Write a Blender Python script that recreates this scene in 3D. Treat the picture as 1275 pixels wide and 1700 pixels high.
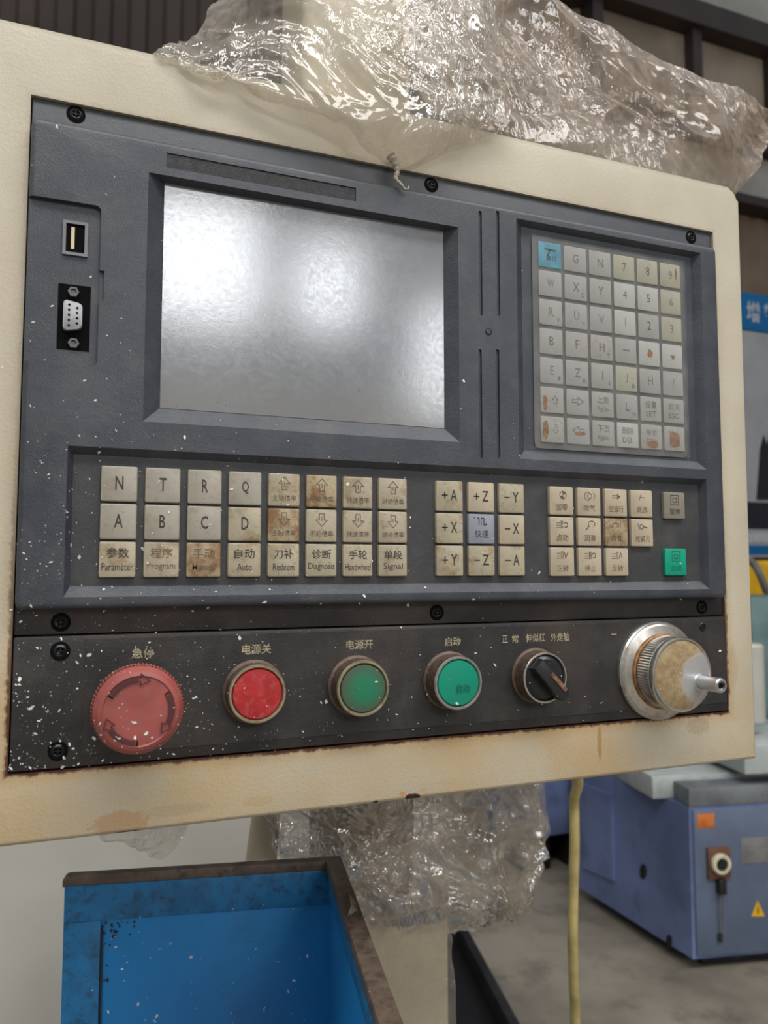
import bpy, bmesh, math, random
from mathutils import Vector, Matrix, noise

for o in list(bpy.data.objects): bpy.data.objects.remove(o)
scene = bpy.context.scene
COL = scene.collection
rnd = random.Random(7)
R = math.radians

# ------------------------------------------------------------------ camera
CAM_D, CAM_H, FPX = 0.41, 1.35, 1275.0          # metres in front of the panel face, height, focal length in px
YAW, PITCH = R(-21.137), R(4.156)
cd = bpy.data.cameras.new('camera'); cam = bpy.data.objects.new('camera', cd); COL.objects.link(cam)
cam.location = (0, -CAM_D, CAM_H); cam.rotation_euler = (R(90) + PITCH, 0, YAW)
cd.sensor_fit = 'VERTICAL'; cd.sensor_height = 36; cd.sensor_width = 27
cd.lens = 36 * FPX / 1700; cd.clip_start = 0.02; cd.clip_end = 100
cd.dof.use_dof = True; cd.dof.focus_distance = 0.455; cd.dof.aperture_fstop = 12.0
scene.camera = cam

# ------------------------------------------------------------------ world, lights, exposure
world = bpy.data.worlds.new('overcast'); scene.world = world; world.use_nodes = True
bg = world.node_tree.nodes['Background']
bg.inputs[0].default_value = (0.86, 0.93, 1.0, 1); bg.inputs[1].default_value = 0.48
def area(name, loc, rot, sx, sy, power, color):
    l = bpy.data.lights.new(name, 'AREA'); l.shape = 'RECTANGLE'; l.size = sx; l.size_y = sy; l.energy = power; l.color = color
    o = bpy.data.objects.new(name, l); COL.objects.link(o); o.location = loc; o.rotation_euler = rot
    return o
area('roof_skylight', (0.5, -3.2, 7.0), (R(-25), 0, 0), 9, 3, 900, (1.0, 0.97, 0.92))
scene.view_settings.view_transform = 'Standard'; scene.view_settings.look = 'None'
scene.view_settings.exposure = 0.0; scene.view_settings.gamma = 1.0; scene.view_settings.use_curve_mapping = False

# ------------------------------------------------------------------ photograph ray -> place
_M = Matrix.Rotation(YAW, 3, 'Z') @ Matrix.Rotation(PITCH, 3, 'X')
def ray(px, py): return _M @ Vector(((px - 637.5) / FPX, 1, -(py - 850) / FPX))
def P(px, py, Y=0.0):
    d = ray(px, py); t = (CAM_D + Y) / d.y
    return Vector((d.x * t, Y, CAM_H + d.z * t))
def G(px, py, z=0.0):
    d = ray(px, py); t = (z - CAM_H) / d.z
    return Vector((0, -CAM_D, CAM_H)) + d * t

# ------------------------------------------------------------------ materials
class NT:
    def __init__(s, name):
        s.m = bpy.data.materials.new(name); s.m.use_nodes = True
        s.t = s.m.node_tree; s.t.nodes.clear()
        s.out = s.n('ShaderNodeOutputMaterial'); s._pos = None
    def n(s, typ, **kw):
        x = s.t.nodes.new(typ)
        for k, v in kw.items(): setattr(x, k, v)
        return x
    def l(s, a, b): s.t.links.new(a, b)
    def pos(s):
        if not s._pos: s._pos = s.n('ShaderNodeNewGeometry').outputs['Position']
        return s._pos
    def put(s, sock, v):
        if hasattr(v, 'is_linked'): s.l(v, sock)
        elif isinstance(v, (tuple, list)): sock.default_value = (*v, 1) if len(v) == 3 and sock.type == 'RGBA' else v
        else: sock.default_value = v
    def noise(s, scale, detail=4, rough=0.55, vec=None, dist=0.0):
        x = s.n('ShaderNodeTexNoise'); x.inputs['Scale'].default_value = scale; x.inputs['Detail'].default_value = detail
        x.inputs['Roughness'].default_value = rough; x.inputs['Distortion'].default_value = dist
        s.l(vec or s.pos(), x.inputs['Vector']); return x.outputs['Fac']
    def vor(s, scale, feature='F1', vec=None):
        x = s.n('ShaderNodeTexVoronoi', feature=feature); x.inputs['Scale'].default_value = scale
        s.l(vec or s.pos(), x.inputs['Vector']); return x.outputs['Distance']
    def ramp(s, v, a, b, lo=0.0, hi=1.0):
        x = s.n('ShaderNodeMapRange', interpolation_type='SMOOTHSTEP'); s.put(x.inputs['Value'], v)
        x.inputs['From Min'].default_value = a; x.inputs['From Max'].default_value = b
        x.inputs['To Min'].default_value = lo; x.inputs['To Max'].default_value = hi
        return x.outputs['Result']
    def math(s, op, a, b=0.0, c=0.0):
        x = s.n('ShaderNodeMath', operation=op); s.put(x.inputs[0], a); s.put(x.inputs[1], b)
        if op in ('MULTIPLY_ADD',): s.put(x.inputs[2], c)
        return x.outputs[0]
    def sep(s):
        x = s.n('ShaderNodeSeparateXYZ'); s.l(s.pos(), x.inputs[0]); return x.outputs
    def mix(s, f, a, b):
        x = s.n('ShaderNodeMix', data_type='RGBA'); s.put(x.inputs[0], f); s.put(x.inputs[6], a); s.put(x.inputs[7], b)
        return x.outputs[2]
    def bump(s, h, strength=0.3, dist=0.001):
        x = s.n('ShaderNodeBump'); x.inputs['Strength'].default_value = strength; x.inputs['Distance'].default_value = dist
        s.put(x.inputs['Height'], h); return x.outputs[0]
    def bsdf(s, color, rough=0.5, metal=0.0, normal=None, spec=0.5, coat=0.0, emit=None, estr=0.0):
        b = s.n('ShaderNodeBsdfPrincipled'); s.put(b.inputs['Base Color'], color); s.put(b.inputs['Roughness'], rough)
        s.put(b.inputs['Metallic'], metal); b.inputs['Specular IOR Level'].default_value = spec
        b.inputs['Coat Weight'].default_value = coat
        if normal: s.l(normal, b.inputs['Normal'])
        if emit: b.inputs['Emission Color'].default_value = (*emit, 1); b.inputs['Emission Strength'].default_value = estr
        s.l(b.outputs[0], s.out.inputs[0]); s.b = b
        return s.m

def simple(name, color, rough=0.5, metal=0.0, var=0.25, scale=30, spec=0.5, dirt=None, dirt_amt=0.5, bump=0.0, coat=0.0):
    t = NT(name); n = t.noise(scale)
    c = t.mix(t.ramp(n, 0.3, 0.7), tuple(x * (1 - var) for x in color), tuple(min(1, x * (1 + var * 0.4)) for x in color))
    if dirt:
        c = t.mix(t.math('MULTIPLY', t.ramp(t.noise(scale * 2.3, 6, 0.65), 0.48, 0.72), dirt_amt), c, dirt)
    nm = t.bump(t.noise(scale * 12, 3), bump) if bump else None
    return t.bsdf(c, rough, metal, nm, spec, coat)

REC = (-0.0322, 0.4090, 1.2526, 1.5880)        # recess in the enclosure face: x0, x1, z0, z1
ENC = (-0.0580, 0.4335, 1.2190, 1.6237)
M = {}
def make_materials():
    # beige enclosure paint: orange peel, oil grime, rust at the recess edge, a few chips and a drip
    t = NT('beige_paint'); x, y, z = t.sep()
    base = t.mix(t.ramp(t.noise(14, 5), 0.35, 0.68), (0.475, 0.425, 0.330), (0.53, 0.482, 0.385))
    grime = t.math('MULTIPLY', t.ramp(t.noise(9, 6, 0.6), 0.34, 0.66), t.ramp(z, 1.46, 1.23, 0.05, 0.85))
    base = t.mix(grime, base, (0.50, 0.36, 0.19))
    dx = t.math('SUBTRACT', t.math('ABSOLUTE', t.math('SUBTRACT', x, (REC[0] + REC[1]) / 2)), (REC[1] - REC[0]) / 2)
    dz = t.math('SUBTRACT', t.math('ABSOLUTE', t.math('SUBTRACT', z, (REC[2] + REC[3]) / 2)), (REC[3] - REC[2]) / 2)
    d = t.math('MAXIMUM', dx, dz)
    dn = t.math('ADD', d, t.math('MULTIPLY', t.math('SUBTRACT', t.noise(160, 5, 0.7), 0.5), 0.006))
    low = t.ramp(z, 1.44, 1.26, 0.12, 1.0)
    halo = t.math('MULTIPLY', t.ramp(dn, 0.009, 0.0005), t.math('MULTIPLY', low, 0.55))
    base = t.mix(halo, base, (0.40, 0.25, 0.10))
    rust = t.math('MULTIPLY', t.ramp(dn, 0.0026, 0.0006), low)
    base = t.mix(rust, base, (0.075, 0.026, 0.014))
    def spot(px, py, r, col, nx=1.0, nz=1.0, amt=1.0, nsc=260):
        nonlocal base
        p = P(px, py, 0)
        a = t.math('MULTIPLY', t.math('SUBTRACT', x, p.x), 1 / nx); b = t.math('MULTIPLY', t.math('SUBTRACT', z, p.z), 1 / nz)
        q = t.math('SQRT', t.math('ADD', t.math('MULTIPLY', a, a), t.math('MULTIPLY', b, b)))
        q = t.math('ADD', q, t.math('MULTIPLY', t.math('SUBTRACT', t.noise(nsc, 4), 0.5), r * 1.3))
        base = t.mix(t.math('MULTIPLY', t.ramp(q, r * 1.15, r * 0.8), amt), base, col)
    spot(200, 1368, 0.009, (0.42, 0.22, 0.08), 1.5, 0.7, 0.55, 420)
    spot(668, 1318, 0.0020, (0.55, 0.26, 0.06), 1, 0.8, 0.7, 600)
    spot(702, 1313, 0.0022, (0.50, 0.32, 0.11), 1.3, 0.8, 0.45, 600)
    spot(686, 1324, 0.0030, (0.05, 0.014, 0.012), 1.6, 0.8)
    spot(624, 1334, 0.0018, (0.035, 0.016, 0.014), 1.2, 0.8)
    spot(213, 1383, 0.0018, (0.025, 0.018, 0.016), 3.2, 0.6)
    spot(995, 1232, 0.0016, (0.36, 0.21, 0.08), 1.0, 7.0, 0.8)
    spot(1160, 1205, 0.006, (0.25, 0.19, 0.13), 1.6, 0.9, 0.35, 500)
    spot(1215, 1110, 0.006, (0.36, 0.24, 0.11), 0.9, 2.5, 0.3, 500)
    spot(290, 1345, 0.006, (0.36, 0.24, 0.12), 3, 0.5, 0.25, 500)
    spot(430, 1330, 0.004, (0.45, 0.30, 0.14), 2, 0.7, 0.3, 500)
    h = t.math('ADD', t.vor(620), t.math('MULTIPLY', t.noise(1300, 2), 0.6))
    M['beige'] = t.bsdf(base, t.ramp(t.noise(40), 0.3, 0.7, 0.42, 0.6), 0, t.bump(h, 0.22, 0.0006), 0.4)

    # dusty dark moulded plastic
    def plastic(name, a, b, dust, rough, warm=0.0, haze=0.22):
        t = NT(name); x, y, z = t.sep()
        c = t.mix(t.ramp(t.noise(22, 5), 0.35, 0.7), a, b)
        if warm:
            c = t.mix(t.ramp(z, 1.36, 1.50), c, (0.048, 0.053, 0.066))
            c = t.mix(t.math('MULTIPLY', t.math('MULTIPLY', t.ramp(t.noise(16, 5, 0.6), 0.42, 0.68), t.ramp(z, 1.45, 1.34)), warm), c, (0.085, 0.055, 0.042))
        sp = t.ramp(t.vor(620), 0.20, 0.09)
        sp2 = t.math('MULTIPLY', sp, t.ramp(t.noise(70, 4, 0.7), 0.50, 0.66))
        lowleft = t.math('MULTIPLY', t.ramp(x, 0.30, -0.02, 0.12, 1.0), t.ramp(z, 1.50, 1.34, 0.25, 1.0))
        c = t.mix(t.math('MULTIPLY', sp2, t.math('MULTIPLY', lowleft, dust)), c, (0.45, 0.42, 0.38))
        film = t.math('MULTIPLY', t.ramp(t.noise(45, 6, 0.7), 0.4, 0.75), haze)
        c = t.mix(film, c, (0.16, 0.15, 0.14))
        h = t.math('ADD', t.noise(1500, 2), t.math('MULTIPLY', t.noise(380, 2), 0.6))
        return t.bsdf(c, rough, 0, t.bump(h, 0.40, 0.0005), 0.5)
    M['bezel'] = plastic('slate_plastic', (0.034, 0.040, 0.053), (0.048, 0.054, 0.069), 0.75, 0.42)
    M['strip'] = plastic('dark_strip_plastic', (0.016, 0.016, 0.018), (0.025, 0.023, 0.023), 0.9, 0.5, 0.5, 0.14)
    M['plate'] = plastic('black_plate', (0.013, 0.013, 0.014), (0.019, 0.018, 0.018), 0.9, 0.5, 0.32, 0.12)
    M['keyfloor'] = plastic('key_floor', (0.028, 0.030, 0.034), (0.036, 0.038, 0.042), 0.8, 0.5, 0.1)
    # keys: yellowed plastic with brown finger grime
    def key(name, col, grime, amt, thr=0.5, sc=70):
        t = NT(name)
        c = t.mix(t.ramp(t.noise(60, 4), 0.3, 0.7), tuple(v * 0.86 for v in col), col)
        c = t.mix(t.math('MULTIPLY', t.ramp(t.noise(sc, 6, 0.7), thr, thr + 0.16), amt), c, grime)
        c = t.mix(t.math('MULTIPLY', t.ramp(t.noise(420, 5, 0.7, dist=1.0), 0.55, 0.66), amt * 0.6), c, tuple(v * 0.55 for v in grime))
        return t.bsdf(c, 0.42, 0, t.bump(t.noise(600, 3), 0.12, 0.0004), 0.45)
    M['key'] = key('aged_key', (0.41, 0.355, 0.255), (0.24, 0.165, 0.075), 0.75)
    M['key_grey'] = key('grey_key', (0.36, 0.33, 0.275), (0.26, 0.19, 0.12), 0.5, 0.52)
    M['key_dirty'] = key('grimy_key', (0.39, 0.315, 0.20), (0.20, 0.10, 0.035), 0.95, 0.44, 55)
    M['key_clean'] = key('clean_key', (0.47, 0.40, 0.295), (0.42, 0.30, 0.18), 0.5, 0.52)
    M['key_blue'] = key('grey_blue_key', (0.26, 0.285, 0.33), (0.25, 0.25, 0.25), 0.3)
    M['key_pause'] = key('taupe_key', (0.25, 0.225, 0.18), (0.2, 0.15, 0.1), 0.3)
    M['key_start'] = key('green_key', (0.0, 0.33, 0.20), (0.0, 0.22, 0.14), 0.3)
    M['pad'] = key('pad_key', (0.38, 0.378, 0.365), (0.34, 0.32, 0.28), 0.5)
    M['pad_white'] = key('pad_key_white', (0.50, 0.50, 0.48), (0.42, 0.4, 0.36), 0.4)
    M['pad_yellow'] = key('pad_key_yellow', (0.43, 0.42, 0.33), (0.42, 0.32, 0.22), 0.5)
    M['pad_rust'] = key('pad_key_rust', (0.39, 0.38, 0.36), (0.32, 0.17, 0.05), 0.8, 0.56, 90)
    M['pad_back'] = simple('pad_backing', (0.11, 0.11, 0.112), 0.5, scale=60)
    M['sticker'] = simple('cyan_sticker', (0.07, 0.34, 0.48), 0.35, scale=90, var=0.35)
    M['ink'] = simple('dark_ink', (0.035, 0.03, 0.028), 0.6)
    M['ink_faded'] = simple('faded_ink', (0.13, 0.125, 0.12), 0.6)
    M['ink_brown'] = simple('brown_ink', (0.13, 0.085, 0.055), 0.6)
    M['ink_green'] = simple('green_ink', (0.0, 0.11, 0.08), 0.6)
    M['ink_cream'] = simple('cream_print', (0.42, 0.36, 0.23), 0.6, var=0.4, scale=200)
    M['grime_brown'] = simple('brown_grime', (0.28, 0.12, 0.035), 0.7, var=0.5, scale=300)
    # display: matt grey glass with dust
    t = NT('screen_glass'); x, y, z = t.sep()
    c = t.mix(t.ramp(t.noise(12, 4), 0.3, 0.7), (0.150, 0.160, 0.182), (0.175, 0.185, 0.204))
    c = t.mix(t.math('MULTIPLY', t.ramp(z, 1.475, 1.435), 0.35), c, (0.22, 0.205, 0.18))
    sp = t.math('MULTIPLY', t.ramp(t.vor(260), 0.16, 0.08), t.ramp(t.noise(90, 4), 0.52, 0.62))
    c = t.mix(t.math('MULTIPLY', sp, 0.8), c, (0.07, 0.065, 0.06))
    hh = t.noise(420, 4, 0.75)
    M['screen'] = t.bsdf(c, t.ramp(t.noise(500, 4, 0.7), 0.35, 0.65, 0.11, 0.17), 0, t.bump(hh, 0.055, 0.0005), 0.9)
    M['label_strip'] = simple('scraped_label', (0.042, 0.043, 0.05), 0.55, dirt=(0.11, 0.105, 0.10), dirt_amt=0.5, scale=170, bump=1.0)
    M['hole'] = simple('black_void', (0.004, 0.004, 0.005), 0.9, spec=0.08)
    M['screw'] = simple('black_screw', (0.012, 0.012, 0.013), 0.35, 0.4)
    M['usb'] = simple('usb_grey', (0.15, 0.15, 0.165), 0.4, 0.4)
    M['cream_plastic'] = simple('cream_plastic', (0.62, 0.52, 0.34), 0.5)
    M['dsub'] = simple('connector_grey', (0.34, 0.34, 0.36), 0.4, 0.2)
    M['hex'] = simple('dull_nut', (0.12, 0.12, 0.115), 0.4, 0.6)
    M['estop'] = simple('faded_red_plastic', (0.32, 0.075, 0.066), 0.42, scale=70, var=0.2, dirt=(0.24, 0.105, 0.095), dirt_amt=0.7)
    M['estop_edge'] = simple('pale_red_rim', (0.47, 0.15, 0.12), 0.5, scale=70)
    M['estop_arrow'] = simple('dark_red_arrow', (0.075, 0.02, 0.022), 0.55)
    M['red_lens'] = simple('red_lens', (0.40, 0.018, 0.022), 0.35, scale=140, dirt=(0.33, 0.10, 0.09), dirt_amt=0.7)
    t = NT('dirty_green_lens'); x, y, z = t.sep(); c0 = P(604, 1142, -0.012)
    a = t.math('SUBTRACT', x, c0.x); b = t.math('SUBTRACT', z, c0.z)
    q = t.math('SQRT', t.math('ADD', t.math('MULTIPLY', a, a), t.math('MULTIPLY', b, b)))
    q = t.math('ADD', q, t.math('MULTIPLY', t.math('SUBTRACT', t.noise(300, 5, 0.7), 0.5), 0.008))
    M['green_dirty'] = t.bsdf(t.mix(t.ramp(q, 0.004, 0.014), (0.012, 0.17, 0.085), (0.06, 0.085, 0.055)), 0.4)
    M['green_lens'] = simple('green_lens', (0.0, 0.235, 0.145), 0.35, var=0.1)
    M['collar'] = simple('dull_bezel_ring', (0.42, 0.36, 0.24), 0.38, 0.7, scale=120, dirt=(0.16, 0.10, 0.05), dirt_amt=0.7)
    M['collar_clean'] = simple('steel_ring', (0.45, 0.43, 0.41), 0.32, 0.8, scale=120, dirt=(0.2, 0.15, 0.1), dirt_amt=0.4)
    M['collar_side'] = simple('grimy_collar', (0.10, 0.065, 0.05), 0.55, 0.3, scale=160, dirt=(0.3, 0.24, 0.15), dirt_amt=0.4)
    M['chrome'] = simple('worn_chrome', (0.66, 0.62, 0.57), 0.24, 0.9, scale=120, var=0.15)
    M['knob'] = simple('black_knob', (0.014, 0.015, 0.017), 0.35)
    M['pointer'] = simple('worn_orange_pointer', (0.22, 0.11, 0.06), 0.6, scale=300, var=0.6)
    M['alu'] = simple('aluminium', (0.62, 0.60, 0.56), 0.33, 0.85, scale=60, dirt=(0.36, 0.20, 0.09), dirt_amt=0.75)
    M['rust_ring'] = simple('orange_rust', (0.34, 0.17, 0.06), 0.5, 0.3, scale=200, var=0.5)
    M['alu_clean'] = simple('clean_aluminium', (0.60, 0.61, 0.63), 0.3, 0.85, scale=60, var=0.1)
    t = NT('grimy_wheel_face'); x, y, z = t.sep(); c0 = P(1163, 1128, -0.025)
    a = t.math('SUBTRACT', x, c0.x); b = t.math('SUBTRACT', z, c0.z)
    q = t.math('SQRT', t.math('ADD', t.math('MULTIPLY', a, a), t.math('MULTIPLY', b, b)))
    q = t.math('ADD', q, t.math('MULTIPLY', t.math('SUBTRACT', t.noise(220, 5, 0.7), 0.5), 0.008))
    fac = t.ramp(q, 0.0135, 0.0175)
    gr = t.mix(t.ramp(t.noise(260, 5, 0.7), 0.35, 0.68), (0.24, 0.165, 0.085), (0.36, 0.27, 0.15))
    M['wheel_face'] = t.bsdf(t.mix(fac, (0.50, 0.50, 0.50), gr), t.mix(fac, (0.35, 0.35, 0.35), (0.75, 0.75, 0.75)), t.ramp(fac, 0.0, 1.0, 0.5, 0.0))
    M['chip'] = simple('white_chip', (0.72, 0.72, 0.70), 0.4, var=0.3, scale=200)

    # plastic film
    def film(name, tint, haze, rough, gloss=0.10, clear=(0.97, 0.955, 0.93)):
        t = NT(name)
        n1 = t.noise(70, 6, 0.65, dist=0.6)
        mp = t.n('ShaderNodeMapping'); mp.inputs['Scale'].default_value = (1.0, 1.0, 0.32); mp.inputs['Rotation'].default_value = (0, R(14), 0); t.l(t.pos(), mp.inputs[0])
        streak = t.noise(150, 3, 0.6, mp.outputs[0], 0.8)
        h = t.math('ADD', t.math('MULTIPLY', t.vor(48, 'DISTANCE_TO_EDGE'), 1.3), t.math('MULTIPLY', streak, 1.0))
        nb = t.n('ShaderNodeBump'); nb.inputs['Distance'].default_value = 0.006; t.l(h, nb.inputs['Height'])
        zone = t.noise(13, 3, 0.5); t.l(t.ramp(zone, 0.42, 0.64, 0.10, 0.85), nb.inputs['Strength']); nm = nb.outputs[0]
        tr = t.n('ShaderNodeBsdfTransparent'); tr.inputs[0].default_value = (*clear, 1)
        p = t.n('ShaderNodeBsdfPrincipled'); p.inputs['Base Color'].default_value = (*tint, 1); p.inputs['Roughness'].default_value = 0.55
        p.inputs['Specular IOR Level'].default_value = 0.3
        tl = t.n('ShaderNodeBsdfTranslucent'); tl.inputs[0].default_value = (*tint, 1)
        ds = t.n('ShaderNodeMixShader'); ds.inputs[0].default_value = 0.35; t.l(p.outputs[0], ds.inputs[1]); t.l(tl.outputs[0], ds.inputs[2])
        gl = t.n('ShaderNodeBsdfGlossy'); gl.inputs[0].default_value = (1, 1, 1, 1); gl.inputs['Roughness'].default_value = rough; t.l(nm, gl.inputs['Normal'])
        lw = t.n('ShaderNodeLayerWeight'); lw.inputs[0].default_value = 0.35; t.l(nm, lw.inputs['Normal'])
        hz = t.math('ADD', t.ramp(n1, 0.35, 0.7, haze * 0.6, haze * 1.5), t.math('MULTIPLY', lw.outputs['Facing'], 0.22))
        m1 = t.n('ShaderNodeMixShader'); t.l(hz, m1.inputs[0]); t.l(tr.outputs[0], m1.inputs[1]); t.l(ds.outputs[0], m1.inputs[2])
        fr = t.math('ADD', t.math('MULTIPLY', lw.outputs['Fresnel'], 0.42), t.ramp(zone, 0.36, 0.66, gloss * 0.45, gloss * 1.7))
        m2 = t.n('ShaderNodeMixShader'); t.l(fr, m2.inputs[0]); t.l(m1.outputs[0], m2.inputs[1]); t.l(gl.outputs[0], m2.inputs[2])
        t.l(m2.outputs[0], t.out.inputs[0]); return t.m
    M['film'] = film('clear_film', (0.60, 0.52, 0.42), 0.25, 0.06, 0.055)
    M['film_brown'] = film('dusty_film', (0.46, 0.355, 0.265), 0.42, 0.06, 0.032, (0.93, 0.87, 0.80))
    M['film_pouch'] = film('film_pouch', (0.52, 0.44, 0.34), 0.16, 0.04, 0.20)
    t = NT('pad_cover'); tr = t.n('ShaderNodeBsdfTransparent'); tr.inputs[0].default_value = (0.98, 0.98, 0.97, 1)
    p = t.n('ShaderNodeBsdfPrincipled'); p.inputs['Base Color'].default_value = (0.36, 0.36, 0.35, 1); p.inputs['Roughness'].default_value = 0.14
    t.l(t.bump(t.noise(60, 3, dist=0.8), 0.25, 0.002), p.inputs['Normal'])
    mx = t.n('ShaderNodeMixShader'); t.l(t.ramp(t.noise(60, 4), 0.35, 0.7, 0.10, 0.24), mx.inputs[0])
    t.l(tr.outputs[0], mx.inputs[1]); t.l(p.outputs[0], mx.inputs[2]); t.l(mx.outputs[0], t.out.inputs[0]); M['pad_cover'] = t.m

    M['tail'] = simple('twisted_film', (0.46, 0.42, 0.35), 0.25, var=0.4, scale=300)
    M['arm'] = simple('cream_arm_paint', (0.62, 0.56, 0.44), 0.45, scale=20, var=0.12)
    M['post'] = simple('cream_post_paint', (0.50, 0.42, 0.29), 0.4, scale=12, var=0.15)
    M['pipe'] = simple('tan_pipe_paint', (0.52, 0.42, 0.27), 0.4, scale=30, var=0.15)
    M['neck'] = simple('brown_neck', (0.27, 0.21, 0.145), 0.5, scale=20, var=0.3)
    M['cover'] = simple('grey_beige_cover', (0.50, 0.485, 0.44), 0.4, scale=6, var=0.10)
    t = NT('blue_enamel')
    c = t.mix(t.ramp(t.noise(7, 5), 0.3, 0.7), (0.006, 0.165, 0.44), (0.010, 0.225, 0.55))
    c = t.mix(t.math('MULTIPLY', t.ramp(t.noise(22, 6, 0.7), 0.50, 0.70), 0.35), c, (0.01, 0.10, 0.25))
    c = t.mix(t.math('MULTIPLY', t.ramp(t.vor(90), 0.12, 0.05), t.ramp(t.noise(12, 4), 0.52, 0.62)), c, (0.35, 0.36, 0.36))
    M['blue'] = t.bsdf(c, 0.36, 0, t.bump(t.noise(120, 3), 0.08, 0.001), 0.5)
    M['blue_rim'] = simple('worn_brown_rim', (0.13, 0.095, 0.072), 0.5, 0.2, scale=60, var=0.4, dirt=(0.035, 0.02, 0.015), dirt_amt=0.8)
    M['blue_worn'] = simple('worn_blue_flange', (0.010, 0.155, 0.36), 0.4, scale=60, var=0.3, dirt=(0.02, 0.03, 0.04), dirt_amt=0.7)
    M['rust_shadow_black'] = simple('rust_shadow_black', (0.035, 0.022, 0.02), 0.7, scale=200, var=0.6)
    M['hose'] = simple('yellow_hose', (0.50, 0.40, 0.16), 0.2, scale=30, var=0.25)
    M['lathe_front'] = simple('slate_blue_paint', (0.12, 0.155, 0.235), 0.42, scale=5, var=0.2)
    M['lathe_side'] = simple('blue_violet_paint', (0.155, 0.205, 0.39), 0.42, scale=3, var=0.3, dirt=(0.06, 0.07, 0.15), dirt_amt=0.45)
    M['bed'] = simple('pale_green_grey_paint', (0.43, 0.47, 0.46), 0.45, scale=8, var=0.2, dirt=(0.2, 0.2, 0.19), dirt_amt=0.4)
    M['rail'] = simple('grey_rail', (0.17, 0.185, 0.20), 0.5, scale=10, var=0.3, dirt=(0.10, 0.10, 0.10), dirt_amt=0.5)
    M['teal'] = simple('teal_paint', (0.12, 0.20, 0.20), 0.5, scale=8)
    M['dark_metal'] = simple('dark_metal', (0.02, 0.02, 0.022), 0.5, scale=10, var=0.4)
    M['black'] = simple('black_paint', (0.010, 0.010, 0.012), 0.5)
    M['mid_grey'] = simple('grey_metal', (0.20, 0.20, 0.20), 0.5, scale=14)
    M['orange'] = simple('orange_label', (0.60, 0.17, 0.03), 0.5)
    M['yellow'] = simple('yellow_paint', (0.75, 0.42, 0.01), 0.45, scale=6)
    M['rust_plate'] = simple('brown_switch_plate', (0.16, 0.07, 0.04), 0.5)
    M['cream_ring'] = simple('cream_ring', (0.68, 0.62, 0.45), 0.4)
    M['white_print'] = simple('white_print', (0.75, 0.78, 0.80), 0.6)
    M['sign_blue'] = simple('sign_blue', (0.004, 0.20, 0.52), 0.5, scale=2, var=0.1)
    M['poster'] = simple('poster_grey', (0.58, 0.58, 0.60), 0.5, scale=1.2, var=0.15)
    M['poster_dark'] = simple('poster_dark', (0.035, 0.035, 0.05), 0.5)
    M['concrete'] = simple('stained_concrete', (0.24, 0.21, 0.168), 0.75, scale=2.2, var=0.35, dirt=(0.075, 0.065, 0.055), dirt_amt=0.6, bump=0.3)
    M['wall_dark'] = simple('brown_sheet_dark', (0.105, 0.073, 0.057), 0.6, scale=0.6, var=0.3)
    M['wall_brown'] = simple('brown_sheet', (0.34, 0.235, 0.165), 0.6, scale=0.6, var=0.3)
    M['beam'] = simple('dark_steel', (0.050, 0.033, 0.029), 0.6, scale=2)
    M['light_panel'] = simple('pale_fibreglass', (0.46, 0.44, 0.38), 0.5, scale=1.5, var=0.2)
    M['tan_panel'] = simple('tan_sheet', (0.38, 0.30, 0.22), 0.6, scale=1.2, var=0.35)
    M['rear_wall'] = simple('rear_wall_paint', (0.36, 0.36, 0.35), 0.7, scale=1)
    t = NT('daylit_glass'); M['pane'] = t.bsdf((0.8, 0.8, 0.8), 0.2, emit=(0.95, 0.98, 1.0), estr=15.0)
make_materials()

# ------------------------------------------------------------------ mesh helpers
WLOC = {}
def link(name, me, m, parent=None, loc=(0, 0, 0), rotz=0.0):
    o = bpy.data.objects.new(name, me); COL.objects.link(o)
    loc = Vector(loc)
    if parent is not None:
        o.parent = parent; o.location = loc - WLOC[parent.name]      # parents on this path are never rotated
    else:
        o.location = loc
    o.rotation_euler = (0, 0, rotz)
    WLOC[o.name] = loc
    if me is not None and m is not None:
        me.materials.clear(); me.materials.append(M[m] if isinstance(m, str) else m)
    return o
def finish(bm, smooth=False, angle=None):
    bmesh.ops.remove_doubles(bm, verts=bm.verts, dist=1e-7)
    bmesh.ops.recalc_face_normals(bm, faces=bm.faces)
    me = bpy.data.meshes.new('mesh'); bm.to_mesh(me); bm.free()
    if smooth:
        for p in me.polygons: p.use_smooth = True
        me.set_sharp_from_angle(angle=R(angle or 35))
    return me
def obj(name, bm, m, parent=None, loc=(0, 0, 0), smooth=False, angle=None, rotz=0.0):
    return link(name, finish(bm, smooth, angle), m, parent, loc, rotz)
def empty(name, loc, label, cat, group=None, rotz=0.0):
    o = link(name, None, None, None, loc, rotz); o.empty_display_size = 0.05
    return tag(o, label, cat, group)
def tag(o, label, cat=None, group=None, kind=None):
    if label: o['label'] = label
    if cat: o['category'] = cat
    if group: o['group'] = group
    if kind: o['kind'] = kind
    return o
def structure(o): o['kind'] = 'structure'; return o

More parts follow.
